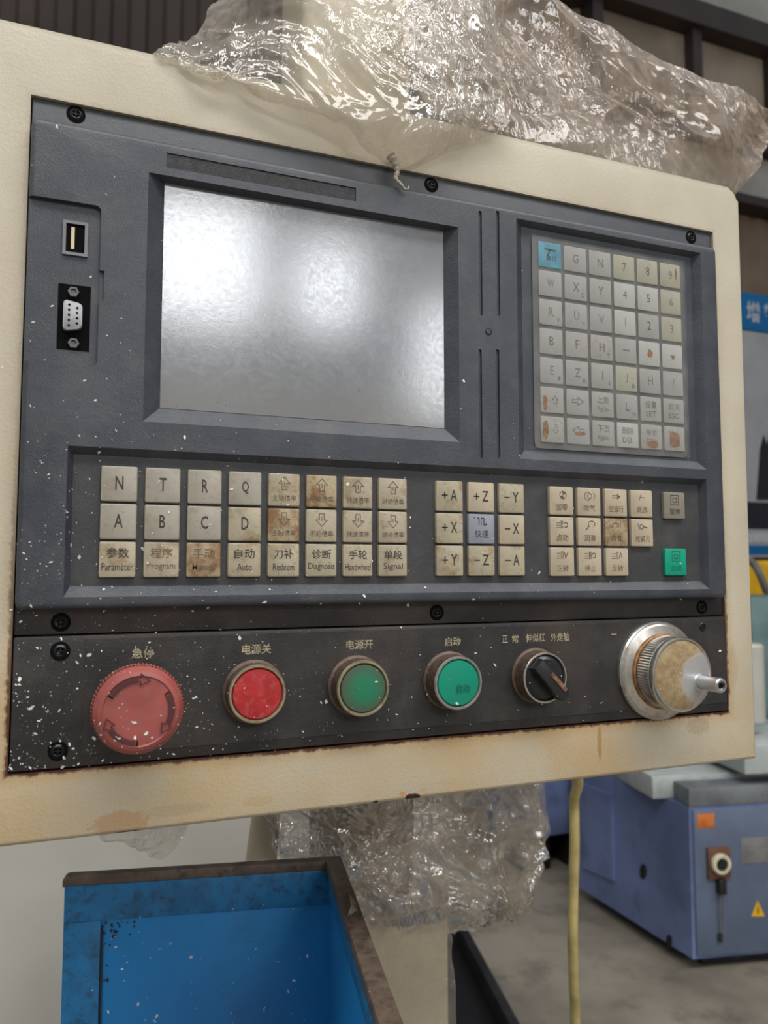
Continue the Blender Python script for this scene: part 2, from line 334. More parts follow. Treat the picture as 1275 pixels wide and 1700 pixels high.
def box(bm, x0, x1, y0, y1, z0, z1, bev=0.0, seg=2, mtx=None):
    vs = [bm.verts.new((x, y, z)) for x in (x0, x1) for y in (y0, y1) for z in (z0, z1)]
    f = [(0, 1, 3, 2), (4, 6, 7, 5), (0, 4, 5, 1), (2, 3, 7, 6), (0, 2, 6, 4), (1, 5, 7, 3)]
    fs = [bm.faces.new([vs[i] for i in q]) for q in f]
    if mtx: bmesh.ops.transform(bm, matrix=mtx, verts=vs)
    if bev: bmesh.ops.bevel(bm, geom=list({e for fc in fs for e in fc.edges}), offset=bev, segments=seg, profile=0.5, affect='EDGES')
    return bm
def newbox(*a, **k): return box(bmesh.new(), *a, **k)
def lathe(bm, prof, n=48, c=(0, 0, 0), axis='-Y', teeth=None):
    """profile [(radius, distance along axis)] swept round the axis; axis -Y points at the viewer"""
    rings = []
    for i, (r, h) in enumerate(prof):
        if r < 1e-6:
            rings.append([(0.0, 0.0, h)]); continue
        ring = []
        for k in range(n):
            a = 2 * math.pi * k / n
            rr = r - (teeth[1] if teeth and i in teeth[0] and k % 2 else 0)
            ring.append((rr * math.cos(a), rr * math.sin(a), h))
        rings.append(ring)
    def cv(p):
        if axis == '-Y': q = (p[0], -p[2], p[1])
        elif axis == 'Z': q = (p[0], p[1], p[2])
        else: q = (p[2], p[0], p[1])
        return bm.verts.new((q[0] + c[0], q[1] + c[1], q[2] + c[2]))
    V = [[cv(p) for p in r] for r in rings]
    for a, b in zip(V, V[1:]):
        if len(a) == 1 and len(b) == 1: continue
        for k in range(n):
            j = (k + 1) % n
            if len(a) == 1: bm.faces.new((a[0], b[k], b[j]))
            elif len(b) == 1: bm.faces.new((a[k], b[0], a[j]))
            else: bm.faces.new((a[k], b[k], b[j], a[j]))
    return bm
def tube(bm, pts, r, n=10, cap=True):
    pts = [Vector(p) for p in pts]; rr = r if isinstance(r, (list, tuple)) else [r] * len(pts)
    rings = []; up = Vector((0.3, 0.5, 0.8))
    for i, p in enumerate(pts):
        t = (pts[min(i + 1, len(pts) - 1)] - pts[max(i - 1, 0)]).normalized()
        a = t.cross(up); a = a.normalized() if a.length > 1e-6 else t.orthogonal().normalized()
        b = t.cross(a).normalized()
        rings.append([bm.verts.new(p + (a * math.cos(2 * math.pi * k / n) + b * math.sin(2 * math.pi * k / n)) * rr[i]) for k in range(n)])
    for A, B in zip(rings, rings[1:]):
        for k in range(n): bm.faces.new((A[k], B[k], B[(k + 1) % n], A[(k + 1) % n]))
    if cap: bm.faces.new(rings[0][::-1]); bm.faces.new(rings[-1])
    return bm
def rrect(x0, x1, z0, z1, r, n=5, corners='tl tr br bl'):
    out = []
    for nm, cx, cz, a0 in (('tr', x1, z1, 0), ('tl', x0, z1, 90), ('bl', x0, z0, 180), ('br', x1, z0, 270)):
        rad = r if nm in corners else 0
        if not rad: out.append((cx, cz)); continue
        ox = cx - rad if 'r' in nm else cx + rad; oz = cz - rad if 't' in nm else cz + rad
        for k in range(n + 1):
            a = R(a0 + 90 * k / n); out.append((ox + rad * math.cos(a), oz + rad * math.sin(a)))
    return out
def prism(bm, poly, y0, y1, bev=0.0, seg=2):
    a = [bm.verts.new((x, y0, z)) for x, z in poly]; b = [bm.verts.new((x, y1, z)) for x, z in poly]
    f0 = bm.faces.new(a); bm.faces.new(b[::-1]); n = len(a)
    for i in range(n): bm.faces.new((a[i], b[i], b[(i + 1) % n], a[(i + 1) % n]))
    if bev: bmesh.ops.bevel(bm, geom=list(f0.edges), offset=bev, segments=seg, profile=0.5, affect='EDGES')
    return bm
def frustum(outer, inner, yf, yb, over=0.004, r=0.0):
    """cutter: outer rectangle at y=yf narrowing to inner at y=yb, extended in front of yf"""
    k = over / (yb - yf)
    ext = [o + (o - i) * k for o, i in zip(outer, inner)]
    bm = bmesh.new()
    A = [bm.verts.new((x, yf - over, z)) for x, z in rrect(*ext, max(r, 1e-4), 4)]
    B = [bm.verts.new((x, yb, z)) for x, z in rrect(*inner, max(r * 0.6, 1e-4), 4)]
    bm.faces.new(A); bm.faces.new(B[::-1]); n = len(A)
    for i in range(n): bm.faces.new((A[i], B[i], B[(i + 1) % n], A[(i + 1) % n]))
    return bm
def boolean(bm, cutters):
    """difference, returns a mesh"""
    me = finish(bm)
    for c in cutters:
        o = bpy.data.objects.new('tmp', me); COL.objects.link(o)
        co = bpy.data.objects.new('tmpcut', finish(c)); COL.objects.link(co)
        md = o.modifiers.new('b', 'BOOLEAN'); md.operation = 'DIFFERENCE'; md.object = co; md.solver = 'EXACT'
        dg = bpy.context.evaluated_depsgraph_get(); dg.update()
        new = bpy.data.meshes.new_from_object(o.evaluated_get(dg))
        bpy.data.objects.remove(o); bpy.data.objects.remove(co)
        if len(new.vertices): me = new
    return me
def shift(me, v):
    me.transform(Matrix.Translation(-Vector(v))); return me
def smooth_me(me, ang=35):
    for p in me.polygons: p.use_smooth = True
    me.set_sharp_from_angle(angle=R(ang)); return me

# lettering ----------------------------------------------------------------
_tc = {}
def glyphs(s, bold=0.0):
    k = (s, bold)
    if k in _tc: return _tc[k]
    cu = bpy.data.curves.new('t', 'FONT'); cu.body = s; cu.size = 1.0; cu.resolution_u = 2; cu.fill_mode = 'FRONT'; cu.offset = bold
    o = bpy.data.objects.new('t', cu); COL.objects.link(o)
    dg = bpy.context.evaluated_depsgraph_get(); dg.update()
    me = bpy.data.meshes.new_from_object(o.evaluated_get(dg))
    bpy.data.objects.remove(o)
    vs = [(v.co.x, v.co.y) for v in me.vertices]; fs = [tuple(p.vertices) for p in me.polygons]
    if vs:
        x0, x1 = min(v[0] for v in vs), max(v[0] for v in vs); y0, y1 = min(v[1] for v in vs), max(v[1] for v in vs)
        cx, cy = (x0 + x1) / 2, (y0 + y1) / 2
        vs = [(a - cx, b - cy) for a, b in vs]; _tc[k] = (vs, fs, x1 - x0, y1 - y0)
    else: _tc[k] = ([], [], 1, 1)
    return _tc[k]
def put_text(bm, s, cx, cz, w, h, y=0.0, bold=0.0, slant=0.0):
    vs, fs, gw, gh = glyphs(s, bold)
    sx, sz = w / gw, h / gh
    V = [bm.verts.new((cx + (a + slant * b) * sx, y, cz + b * sz)) for a, b in vs]
    for f in fs:
        try: bm.faces.new([V[i] for i in f])
        except ValueError: pass
def stroke(bm, pts, w, y=0.0, closed=False):
    pts = [Vector((p[0], p[1])) for p in pts]; n = len(pts); L = []; Rr = []
    for i, p in enumerate(pts):
        a = pts[i - 1] if (i or closed) else p; b = pts[(i + 1) % n] if (i < n - 1 or closed) else p
        d1 = (p - a); d2 = (b - p)
        if d1.length < 1e-9: d1 = d2
        if d2.length < 1e-9: d2 = d1
        d1 = d1.normalized(); d2 = d2.normalized(); t = (d1 + d2)
        t = t.normalized() if t.length > 1e-6 else d1
        nn = Vector((-t.y, t.x)); k = 1 / max(0.4, abs(nn.dot(Vector((-d1.y, d1.x)))))
        L.append(bm.verts.new((p.x + nn.x * w / 2 * k, y, p.y + nn.y * w / 2 * k)))
        Rr.append(bm.verts.new((p.x - nn.x * w / 2 * k, y, p.y - nn.y * w / 2 * k)))
    for i in range(n if closed else n - 1):
        j = (i + 1) % n; bm.faces.new((L[i], Rr[i], Rr[j], L[j]))
def arc(cx, cz, r, a0, a1, n=14, rz=None):
    return [(cx + r * math.cos(R(a0 + (a1 - a0) * k / n)), cz + (rz or r) * math.sin(R(a0 + (a1 - a0) * k / n))) for k in range(n + 1)]

# ================================================================== structure of the hall
def build_hall():
    bm = newbox(-14, 16, -7.6, 6.7, -0.15, 0.0); structure(obj('floor', bm, 'concrete'))
    def corr(x0, x1, z0, z1, Y, pitch, dep):
        bm = bmesh.new(); pts = []; x = x0
        while x < x1:
            pts += [(x, Y), (x + pitch * 0.38, Y), (x + pitch * 0.5, Y - dep), (x + pitch * 0.88, Y - dep)]; x += pitch
        pts.append((x1, Y)); pts += [(x1, Y + 0.1), (x0, Y + 0.1)]
        A = [bm.verts.new((a, b, z0)) for a, b in pts]; B = [bm.verts.new((a, b, z1)) for a, b in pts]; n = len(pts)
        for i in range(n): bm.faces.new((A[i], A[(i + 1) % n], B[(i + 1) % n], B[i]))
        bm.faces.new(A); bm.faces.new(B[::-1]); return bm
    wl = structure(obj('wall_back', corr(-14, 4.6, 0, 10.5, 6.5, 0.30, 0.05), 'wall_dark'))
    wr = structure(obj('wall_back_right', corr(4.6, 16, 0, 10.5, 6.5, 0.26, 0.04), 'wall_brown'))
    def corr_side():
        bm = bmesh.new(); y = -7.6; k = 0
        while y < 6.5:
            box(bm, 15.9, 16.0 + .0, y, y + .6, 0, 10.5); box(bm, 15.84, 15.9, y + .2, y + .4, 0, 10.5); y += .6
        return bm
    Y = 6.42
    def slab(name, m, z0, z1, x0, x1, y0=Y - 0.06, y1=Y + 0.03):
        return structure(obj(name, newbox(x0, x1, y0, y1, z0, z1, bev=0.01), m))
    slab('trim_1', 'beam', 7.62, 7.92, 4.3, 16, 6.15)           # long steel girts
    slab('trim_2', 'beam', 6.33, 6.50, 4.3, 16, 6.2)
    slab('trim_3', 'beam', 8.85, 9.0, 4.3, 16, 6.2)
    slab('trim_4', 'beam', 5.62, 5.74, 4.3, 16, 6.2)
    for i, px in enumerate((978, 1140, 1270)):
        x = P(px, 90, 6.4).x; slab('trim_%d' % (5 + i), 'beam', 6.33, 7.7, x - 0.07, x + 0.07, 6.22)
    xs = [P(p, 90, 6.4).x for p in (985, 1133, 1147, 1262, 1278, 1400)]
    slab('window_1', 'light_panel', 7.92, 8.85, P(1075, 20, 6.4).x, 15.5)
    slab('window_2', 'tan_panel', 6.5, 7.62, xs[0], xs[1]); slab('window_3', 'tan_panel', 6.5, 7.62, xs[2], xs[3])
    slab('window_4', 'light_panel', 5.74, 6.33, 4.7, 15.5)
    structure(obj('wall_right_light_block', corr_side(), 'wall_brown'))  # unseen side wall, added to cut the light from the right
    # wall behind the viewer with three daylit windows high up (they mirror in the display)
    structure(obj('wall_rear', newbox(-14, 16, -7.75, -7.6, 0, 5.6), 'rear_wall'))
    for i, (x, z, w, h) in enumerate(((1.0, 4.55, 1.25, 1.3), (2.42, 4.45, 0.70, 0.95), (3.82, 3.8, 0.6, 1.3))):
        fr = bmesh.new()
        for a in ((x - w / 2 - .08, x + w / 2 + .08, z + h / 2, z + h / 2 + .08), (x - w / 2 - .08, x + w / 2 + .08, z - h / 2 - .08, z - h / 2),
                  (x - w / 2 - .08, x - w / 2, z - h / 2, z + h / 2), (x + w / 2, x + w / 2 + .08, z - h / 2, z + h / 2)):
            box(fr, a[0], a[1], -7.6, -7.52, a[2], a[3])
        o = structure(obj('window_%d' % (5 + i), fr, 'mid_grey'))
        obj('pane', newbox(x - w / 2, x + w / 2, -7.599, -7.57, z - h / 2, z + h / 2), 'pane', o)
build_hall()

# ================================================================== control panel
CX = (ENC[0] + ENC[1]) / 2
PAN = empty('control_panel', (CX, 0.05, ENC[2]), 'beige machine control panel with dark key console, grey screen and row of push buttons', 'control panel')
YF, YK, YG = -0.007, -0.002, -0.001          # console front, key floor, display glass
def panel_part(name, me_or_bm, m, label=None, parent=None, smooth=True, ang=35):
    me = me_or_bm if isinstance(me_or_bm, bpy.types.Mesh) else finish(me_or_bm)
    if smooth: smooth_me(me, ang)
    xs = [v.co for v in me.vertices]
    c = Vector([(min(v[i] for v in xs) + max(v[i] for v in xs)) / 2 for i in range(3)])
    o = link(name, shift(me, c), m, parent or PAN, c)
    if label: o['label'] = label
    return o

def build_console():
    # enclosure
    bm = bmesh.new(); prism(bm, rrect(*ENC, 0.009, 6, 'tl tr') , 0.0, 0.125, bev=0.0025, seg=3)
    cut = newbox(REC[0], REC[1], -0.01, 0.03, REC[2], REC[3])
    panel_part('enclosure', boolean(bm, [cut]), 'beige', 'beige textured steel enclosure with rust round the recess')
    # base strip plate that carries the screws
    panel_part('mounting_plate', newbox(REC[0] + .0006, REC[1] - .0006, 0.0016, 0.0295, 1.3175, REC[3] - .0006, bev=.0005), 'strip')
    # main console
    BZ = (-0.0312, 0.4052, 1.3299, 1.5733)
    bm = bmesh.new(); prism(bm, rrect(*BZ, 0.004, 4), YF, 0.0016, bev=0.0028, seg=4)
    so, si = (0.0248, 0.2038, 1.4240, 1.5548), (0.0338, 0.1962, 1.4332, 1.5535)
    ko, ki = (0.2441, 0.3905, 1.4163, 1.5672), (0.2505, 0.3862, 1.4222, 1.5650)
    cuts = [frustum(so, si, YF, YG + .0006), frustum(ko, ki, YF, YK),
            frustum((-0.0100, 0.3895, 1.3358, 1.4097), (-0.0073, 0.3868, 1.3410, 1.4062), YF, YK)]
    pr = bmesh.new(); prism(pr, rrect(-0.05, 0.0024, 1.4497, 1.5327, 0.003, 5, 'tr br'), YF - .004, -0.0042); cuts.append(pr)
    cuts.append(newbox(0.0018, 0.0046, YF - .002, -0.0052, P(167, 500, YF).z, P(167, 449, YF).z))
    for px in (797, 826):                                      # vertical grooves beside the keypad
        for ya, yb in ((350, 524), (580, 760)):
            a, b = P(px, ya, YF), P(px, yb, YF); cuts.append(prism(bmesh.new(), rrect(a.x - .0011, a.x + .0011, b.z, a.z, .001, 3), YF - .001, YF + .0014))
    c = P(811, 551, YF)
    cy = bmesh.new(); lathe(cy, [(0, -.0014), (.0022, -.0014), (.0022, .002), (0, .002)], 20, (c.x, YF, c.z)); cuts.append(cy)
    nl = (P(277, 253, YF).x, P(591, 310, YF).x, P(275, 277, YF).z, P(277, 253, YF).z)
    cuts.append(newbox(nl[0], nl[1], YF - .002, YF + .0007, nl[2], nl[3]))
    # counterbores for the two rows of screws are cut into the plates' own screw seats
    panel_part('console', boolean(bm, cuts), 'bezel', 'slate grey moulded console with bevelled screen and key recesses', ang=25)
    me = bmesh.new(); lathe(me, [(0, .0004), (.0013, .0004), (.0017, .0001), (.0017, -.0013), (0, -.0013)], 20, (c.x, YF, c.z))
    panel_part('indicator_stud', me, 'bezel')
    panel_part('name_strip', newbox(nl[0] + .0003, nl[1] - .0003, YF + .0004, YF + .0006, nl[2] + .0003, nl[3] - .0003), 'label_strip', 'narrow strip with a scraped-off label')
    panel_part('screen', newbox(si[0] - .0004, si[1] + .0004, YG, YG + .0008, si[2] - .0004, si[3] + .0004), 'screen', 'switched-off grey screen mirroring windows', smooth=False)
    # lower button plate with overlay sheet
    pz = (1.2536, 1.3168)
    panel_part('button_plate', newbox(REC[0] + .0007, 0.4078, -0.0012, 0.006, pz[0], pz[1], bev=.0009, seg=2), 'plate')
    xo = P(139, 1150, -.0012).x
    panel_part('overlay_sheet', newbox(xo, 0.4070, -0.00155, -0.0011, 1.2590, 1.3152, bev=.0001, seg=1), 'plate')
build_console()

def build_screws():
    def screw(px, py, y, seat=.0046):
        p = P(px, py, y)
        bm = bmesh.new(); lathe(bm, [(.0038, .0001), (.0036, .0006), (.0032, .0010), (.0022, .0016), (.0019, .0015), (.0018, .0004), (0, .0004)], 24)
        o = panel_part('screw', finish(bm), 'screw'); o.location = p - WLOC[PAN.name]
        WLOC[o.name] = p
        q = bmesh.new(); lathe(q, [(seat, -.0002), (seat, .00015), (.0042, .0002), (0, .0002)], 28)
        link('screw_seat', finish(q), 'hole', o, p)
        s = bmesh.new(); box(s, -.0016, .0016, -.00075, -.00035, -.0003, .0003); box(s, -.0003, .0003, -.00074, -.00034, -.0016, .0016)
        link('cross_slot', finish(s), 'screw', o, p)
    for a in ((126, 190), (716, 307), (1147, 394), (101, 1033), (725, 1017), (1165, 1008)): screw(*a, .0016)
    for a in ((100, 1081), (96, 1247), (1166, 1041)): screw(*a, -.0013)
build_screws()

def build_ports():
    Y0 = -0.0042
    a, b = P(105, 364.5, Y0 - .001), P(145, 427, Y0 - .001)
    bm = bmesh.new(); w = .0015
    for x0, x1, z0, z1 in ((a.x, b.x, a.z - w, a.z), (a.x, b.x, b.z, b.z + w), (a.x, a.x + w, b.z + w, a.z - w), (b.x - w, b.x, b.z + w, a.z - w)):
        box(bm, x0, x1, Y0 - .0014, Y0 + .0004, z0, z1)
    u = panel_part('usb_port', bm, 'usb', 'grey framed upright USB socket', smooth=False)
    panel_part('cavity', newbox(a.x + w, b.x - w, Y0 - .0006, Y0 + .0002, b.z + w, a.z - w), 'hole', parent=u, smooth=False)
    xm = a.x + (b.x - a.x) * .40
    panel_part('contact_tongue', newbox(xm - .0008, xm + .0008, Y0 - .0012, Y0 - .0005, b.z + .0032, a.z - .0032), 'cream_plastic', parent=u, smooth=False)
    # nine-hole serial socket
    a, b = P(97, 470, Y0), P(148, 584, Y0)
    s = panel_part('serial_port', newbox(a.x, b.x, Y0 - .0003, Y0 + .0002, b.z, a.z), 'hole', 'nine-hole serial socket in a black cut-out', smooth=False)
    c = P(121.5, 525, Y0 - .0015); hw, hh = .0046, .0078
    d = [(c.x - hw, c.z + hh), (c.x + hw * .9, c.z + hh * .80), (c.x + hw * .9, c.z - hh * .80), (c.x - hw, c.z - hh)]
    bm = bmesh.new(); pl = []
    for i, (x, z) in enumerate(d):      # round the corners of the D
        p, q = Vector(d[i - 1]), Vector(d[(i + 1) % 4]); v = Vector((x, z))
        A = v + (p - v).normalized() * .0018; B = v + (q - v).normalized() * .0018
        for k in range(5):
            t = k / 4; pl.append(tuple(A * (1 - t) ** 2 + v * 2 * t * (1 - t) + B * t * t))
    prism(bm, pl, Y0 - .0030, Y0 - .0003, bev=.0006, seg=2)
    sh = panel_part('connector_shell', bm, 'dsub', parent=s)
    bm = bmesh.new()
    for col, (n, x) in enumerate(((5, -.0019), (4, .0018))):
        for k in range(n): lathe(bm, [(.00062, 0), (.00062, .0001), (0, .0001)], 10, (c.x + x, Y0 - .0030, c.z + (k - (n - 1) / 2) * .0026))
    o = panel_part('pin_hole_block', bm, 'hole', parent=s)
    for py in (486, 571):
        p = P(122, py, Y0); bm = bmesh.new(); lathe(bm, [(.0028, 0), (.0028, .0014), (.0024, .0017), (.0016, .0017), (.0015, .0006), (0, .0006)], 6, (p.x, Y0 - .0002, p.z))
        panel_part('hex_standoff', bm, 'hex', parent=s, smooth=False)
build_ports()

# ------------------------------------------------------------------ keys
KW, KH = 0.0174, 0.0178
KY = -0.0046                                     # key top surface
def key_mesh(w, h, y0, y1, bev):
    bm = bmesh.new(); prism(bm, rrect(-w / 2, w / 2, -h / 2, h / 2, 0.0009, 3), y1 - y0, 0.0, bev=bev, seg=2)
    bmesh.ops.translate(bm, vec=(0, y0, 0), verts=bm.verts)
    return smooth_me(finish(bm), 40)
def small_up(bm, y, cz, s, up=1):
    pts = [(-.18, -.42), (-.18, .05), (-.42, .05), (0, .5), (.42, .05), (.18, .05), (.18, -.42)]
    stroke(bm, [(x * s, cz + z * s * up) for x, z in pts], .00042, y, True)
    stroke(bm, [(0, cz - .2 * s * up), (0, cz + .12 * s * up)], .0004, y)
_base_keys = {}
def add_key(x, z, mat, leg, ink='ink', w=KW, h=KH, y=KY, floor=YK, name='key', label=None, bev=.0007):
    """leg(bm, y) draws the legend round the key's centre"""
    k = (w, h, mat)
    if k not in _base_keys: _base_keys[k] = key_mesh(w, h, 0, floor - y + 0.0, bev)
    me = _base_keys[k]
    if not len(me.vertices): return
    o = bpy.data.objects.new(name, me); COL.objects.link(o); o.parent = PAN
    loc = Vector((x, y, z)); o.location = loc - WLOC[PAN.name]; WLOC[o.name] = loc
    if not me.materials: me.materials.append(M[mat])
    if label: o['label'] = label
    if leg:
        bm = bmesh.new(); leg(bm, -0.00008)
        if len(bm.verts): 
            lo = link('legend', finish_flat(bm), ink, o, loc)
    return o
def finish_flat(bm):
    me = bpy.data.meshes.new('legend'); bm.normal_update(); bm.to_mesh(me); bm.free(); return me

def key_mesh(w, h, y0, dep, bev):               # front face at y=0, body reaches back by dep
    bm = bmesh.new(); prism(bm, rrect(-w / 2, w / 2, -h / 2, h / 2, 0.0009, 3), 0.0, dep, bev=bev, seg=2)
    return smooth_me(finish(bm), 40)

def L_letter(s, hh=.0068, w=None, dx=0, dz=0.0004, bold=0.0):
    def f(bm, y):
        vs, fs, gw, gh = glyphs(s); put_text(bm, s, dx, dz, w or min(hh * gw / gh * .62, .0125), hh, y, .014)
    return f
def L_two(cn, en, cw=.0108):
    def f(bm, y):
        put_text(bm, cn, 0, .0033, cw, .0052, y, .008)
        gw = min(.0150, len(en) * .00195); put_text(bm, en, 0, -.0036, gw, .0044 if any(c in en for c in 'gpy') else .0038, y, .004)
    return f
def L_arrow(cn, up):
    def f(bm, y):
        small_up(bm, y, .0032 if up > 0 else .0034, .0076, up); put_text(bm, cn, 0, -.0044, .0132, .0034, y, .006)
    return f
def L_sign(sign, ch):
    def f(bm, y):
        stroke(bm, [(-.0052, .0004), (-.0014, .0004)], .0008, y)
        if sign == '+': stroke(bm, [(-.0033, .0024), (-.0033, -.0016)], .0008, y)
        put_text(bm, ch, .0026, .0006, .0043, .0064, y, .012)
    return f
def icon_zero(bm, y):
    stroke(bm, arc(.001, .0036, .0024, 0, 360, 18)[:-1], .0005, y, True)
    for a in (0, 180):
        c = bm.verts.new((.001, y, .0036)); q = [bm.verts.new((u, y, v)) for u, v in arc(.001, .0036, .0022, a + 20, a + 110, 6)]
        for i in range(6): bm.faces.new((c, q[i], q[i + 1]))
def icon_blow(bm, y):
    stroke(bm, arc(-.001, .0036, .0026, 60, 300, 12), .0005, y); stroke(bm, arc(.0004, .0036, .0016, 0, 360, 14)[:-1], .0005, y, True); stroke(bm, arc(.0012, .0036, .003, -50, 50, 8), .0004, y)
def icon_dry(bm, y):
    for dz in (.0046, .0032): stroke(bm, [(-.003, dz), (.0008, dz)], .0005, y)
    v = [bm.verts.new((a, y, b)) for a, b in ((.0008, .0060), (.0034, .0039), (.0008, .0018))]; bm.faces.new(v)
def icon_skip(bm, y): stroke(bm, [(-.0022, .0020), (-.0006, .0060)], .0005, y); stroke(bm, [(-.0010, .0040), (.0028, .0040)], .0005, y)
def icon_jog(v):
    def f(bm, y):
        for dz in (.0052, .0036, .0022): stroke(bm, [(-.0042, dz), (-.0014, dz)], .0004, y)
        stroke(bm, [(-.0008, .0018), (-.0008, .0062), (.0004, .0062), (.0004, .0018)], .0005, y)
        if v == 0: stroke(bm, arc(.0026, .004, .0015, 200, -120, 10), .0006, y)
        elif v == 1: stroke(bm, [(.0014, .0058), (.0022, .0022), (.0040, .0062)], .0006, y)
        else: stroke(bm, [(.0014, .0022), (.0024, .0060), (.0038, .0024)], .0006, y)
    return f
def icon_lube(bm, y): stroke(bm, [(-.003, .001), (-.0004, .0038)], .0007, y); stroke(bm, arc(.0014, .0050, .0026, 225, -60, 12, .0018), .0005, y)
def icon_cool(bm, y):
    stroke(bm, arc(-.0008, .0034, .0026, 200, 60, 8), .0006, y)
    for k in range(3): stroke(bm, [(.0008 + k * .0012, .0060), (.0002 + k * .0012, .0030)], .0004, y)
def icon_clamp(bm, y):
    stroke(bm, [(-.0036, .0060), (-.0024, .0022)], .0005, y); stroke(bm, arc(-.0006, .004, .0015, 0, 360, 12)[:-1], .0005, y, True); stroke(bm, [(.0010, .0040), (.0040, .0034)], .0006, y)
def icon_frame(bm, y):
    for s in (.0032, .0014): stroke(bm, [(-s, .0036 - s), (s, .0036 - s), (s, .0036 + s), (-s, .0036 + s)], .0005, y, True)
def L_icon(fn, cn, w=.0086):
    def f(bm, y): fn(bm, y); put_text(bm, cn, 0, -.0040, w, .0042, y, .004)
    return f
def L_wave(bm, y):
    stroke(bm, [(-.0052, .0062), (-.0044, .0072)], .0005, y); stroke(bm, [(-.0030, .0064), (-.0018, .0064), (-.0018, .0024)], .0006, y)
    stroke(bm, [(-.0004, .0022), (-.0004, .0064), (.0014, .0064), (.0014, .0024), (.0030, .0024), (.0030, .0036)], .0006, y)
    put_text(bm, '快速', 0, -.0030, .0092, .0048, y, .004)

def build_keys():
    panel_part('key_tray', newbox(-0.0070, 0.3866, YK - .0001, YK + .0004, 1.3412, 1.4058), 'keyfloor', smooth=False)
    rows = (1.3921, 1.3731, 1.3541)
    cols = [0.0144 + 0.02113 * i for i in range(8)]
    for i, ch in enumerate('NTRQ'): add_key(cols[i], rows[0], 'key_grey', L_letter(ch))
    for i, ch in enumerate('ABCD'): add_key(cols[i], rows[1], 'key_grey' if i < 3 else 'key', L_letter(ch))
    names = ('主轴倍率', '手轮倍率', '快速倍率', '进给倍率')
    for i, s in enumerate(names):
        add_key(cols[4 + i], rows[0], 'key_dirty' if i == 1 else 'key', L_arrow(s, 1), 'ink_brown')
        add_key(cols[4 + i], rows[1], 'key_dirty' if i == 0 else 'key', L_arrow(s, -1), 'ink_brown')
    for i, (a, b) in enumerate((('参数', 'Parameter'), ('程序', 'Program'), ('手动', 'Manual'), ('自动', 'Auto'), ('刀补', 'Redeem'), ('诊断', 'Diagnosis'), ('手轮', 'Handwheel'), ('单段', 'Signal'))):
        add_key(cols[i], rows[2], 'key' if i != 2 else 'key_dirty', L_two(a, b), 'ink' if i not in (1, 2) else 'ink_brown')
    dx = (.1982, .2192, .2400)
    for r, row in enumerate((('+A', '+Z', '-Y'), ('+X', '', '-X'), ('+Y', '-Z', '-A'))):
        for c, s in enumerate(row):
            if s: add_key(dx[c], rows[r], ('key_clean' if s in ('-X', '+Z') else 'key'), L_sign(s[0], s[1]))
            else: add_key(dx[c], rows[r], 'key_blue', L_wave, label='pale blue-grey rapid traverse key')
    rx = (.2756, .2962, .3169, .3372)
    tab = ((('回零', icon_zero), ('吹气', icon_blow), ('空运行', icon_dry), ('跳选', icon_skip)),
           (('点动', icon_jog(0)), ('润滑', icon_lube), ('冷却', icon_cool), ('松紧刀', icon_clamp)),
           (('正转', icon_jog(1)), ('停止', icon_jog(0)), ('反转', icon_jog(2))))
    for r, row in enumerate(tab):
        for c, (s, ic) in enumerate(row):
            add_key(rx[c], rows[r] - .0004, 'key_dirty' if s == '冷却' else 'key_clean', L_icon(ic, s, .0086 if len(s) == 2 else .0112), 'ink_brown')
    add_key(.3641, 1.3913, 'key_pause', L_icon(icon_frame, '暂停'), 'ink', label='taupe pause key')
    add_key(.3641, 1.3538, 'key_start', L_icon(icon_frame, '启动'), 'ink_green', label='green start key')
build_keys()

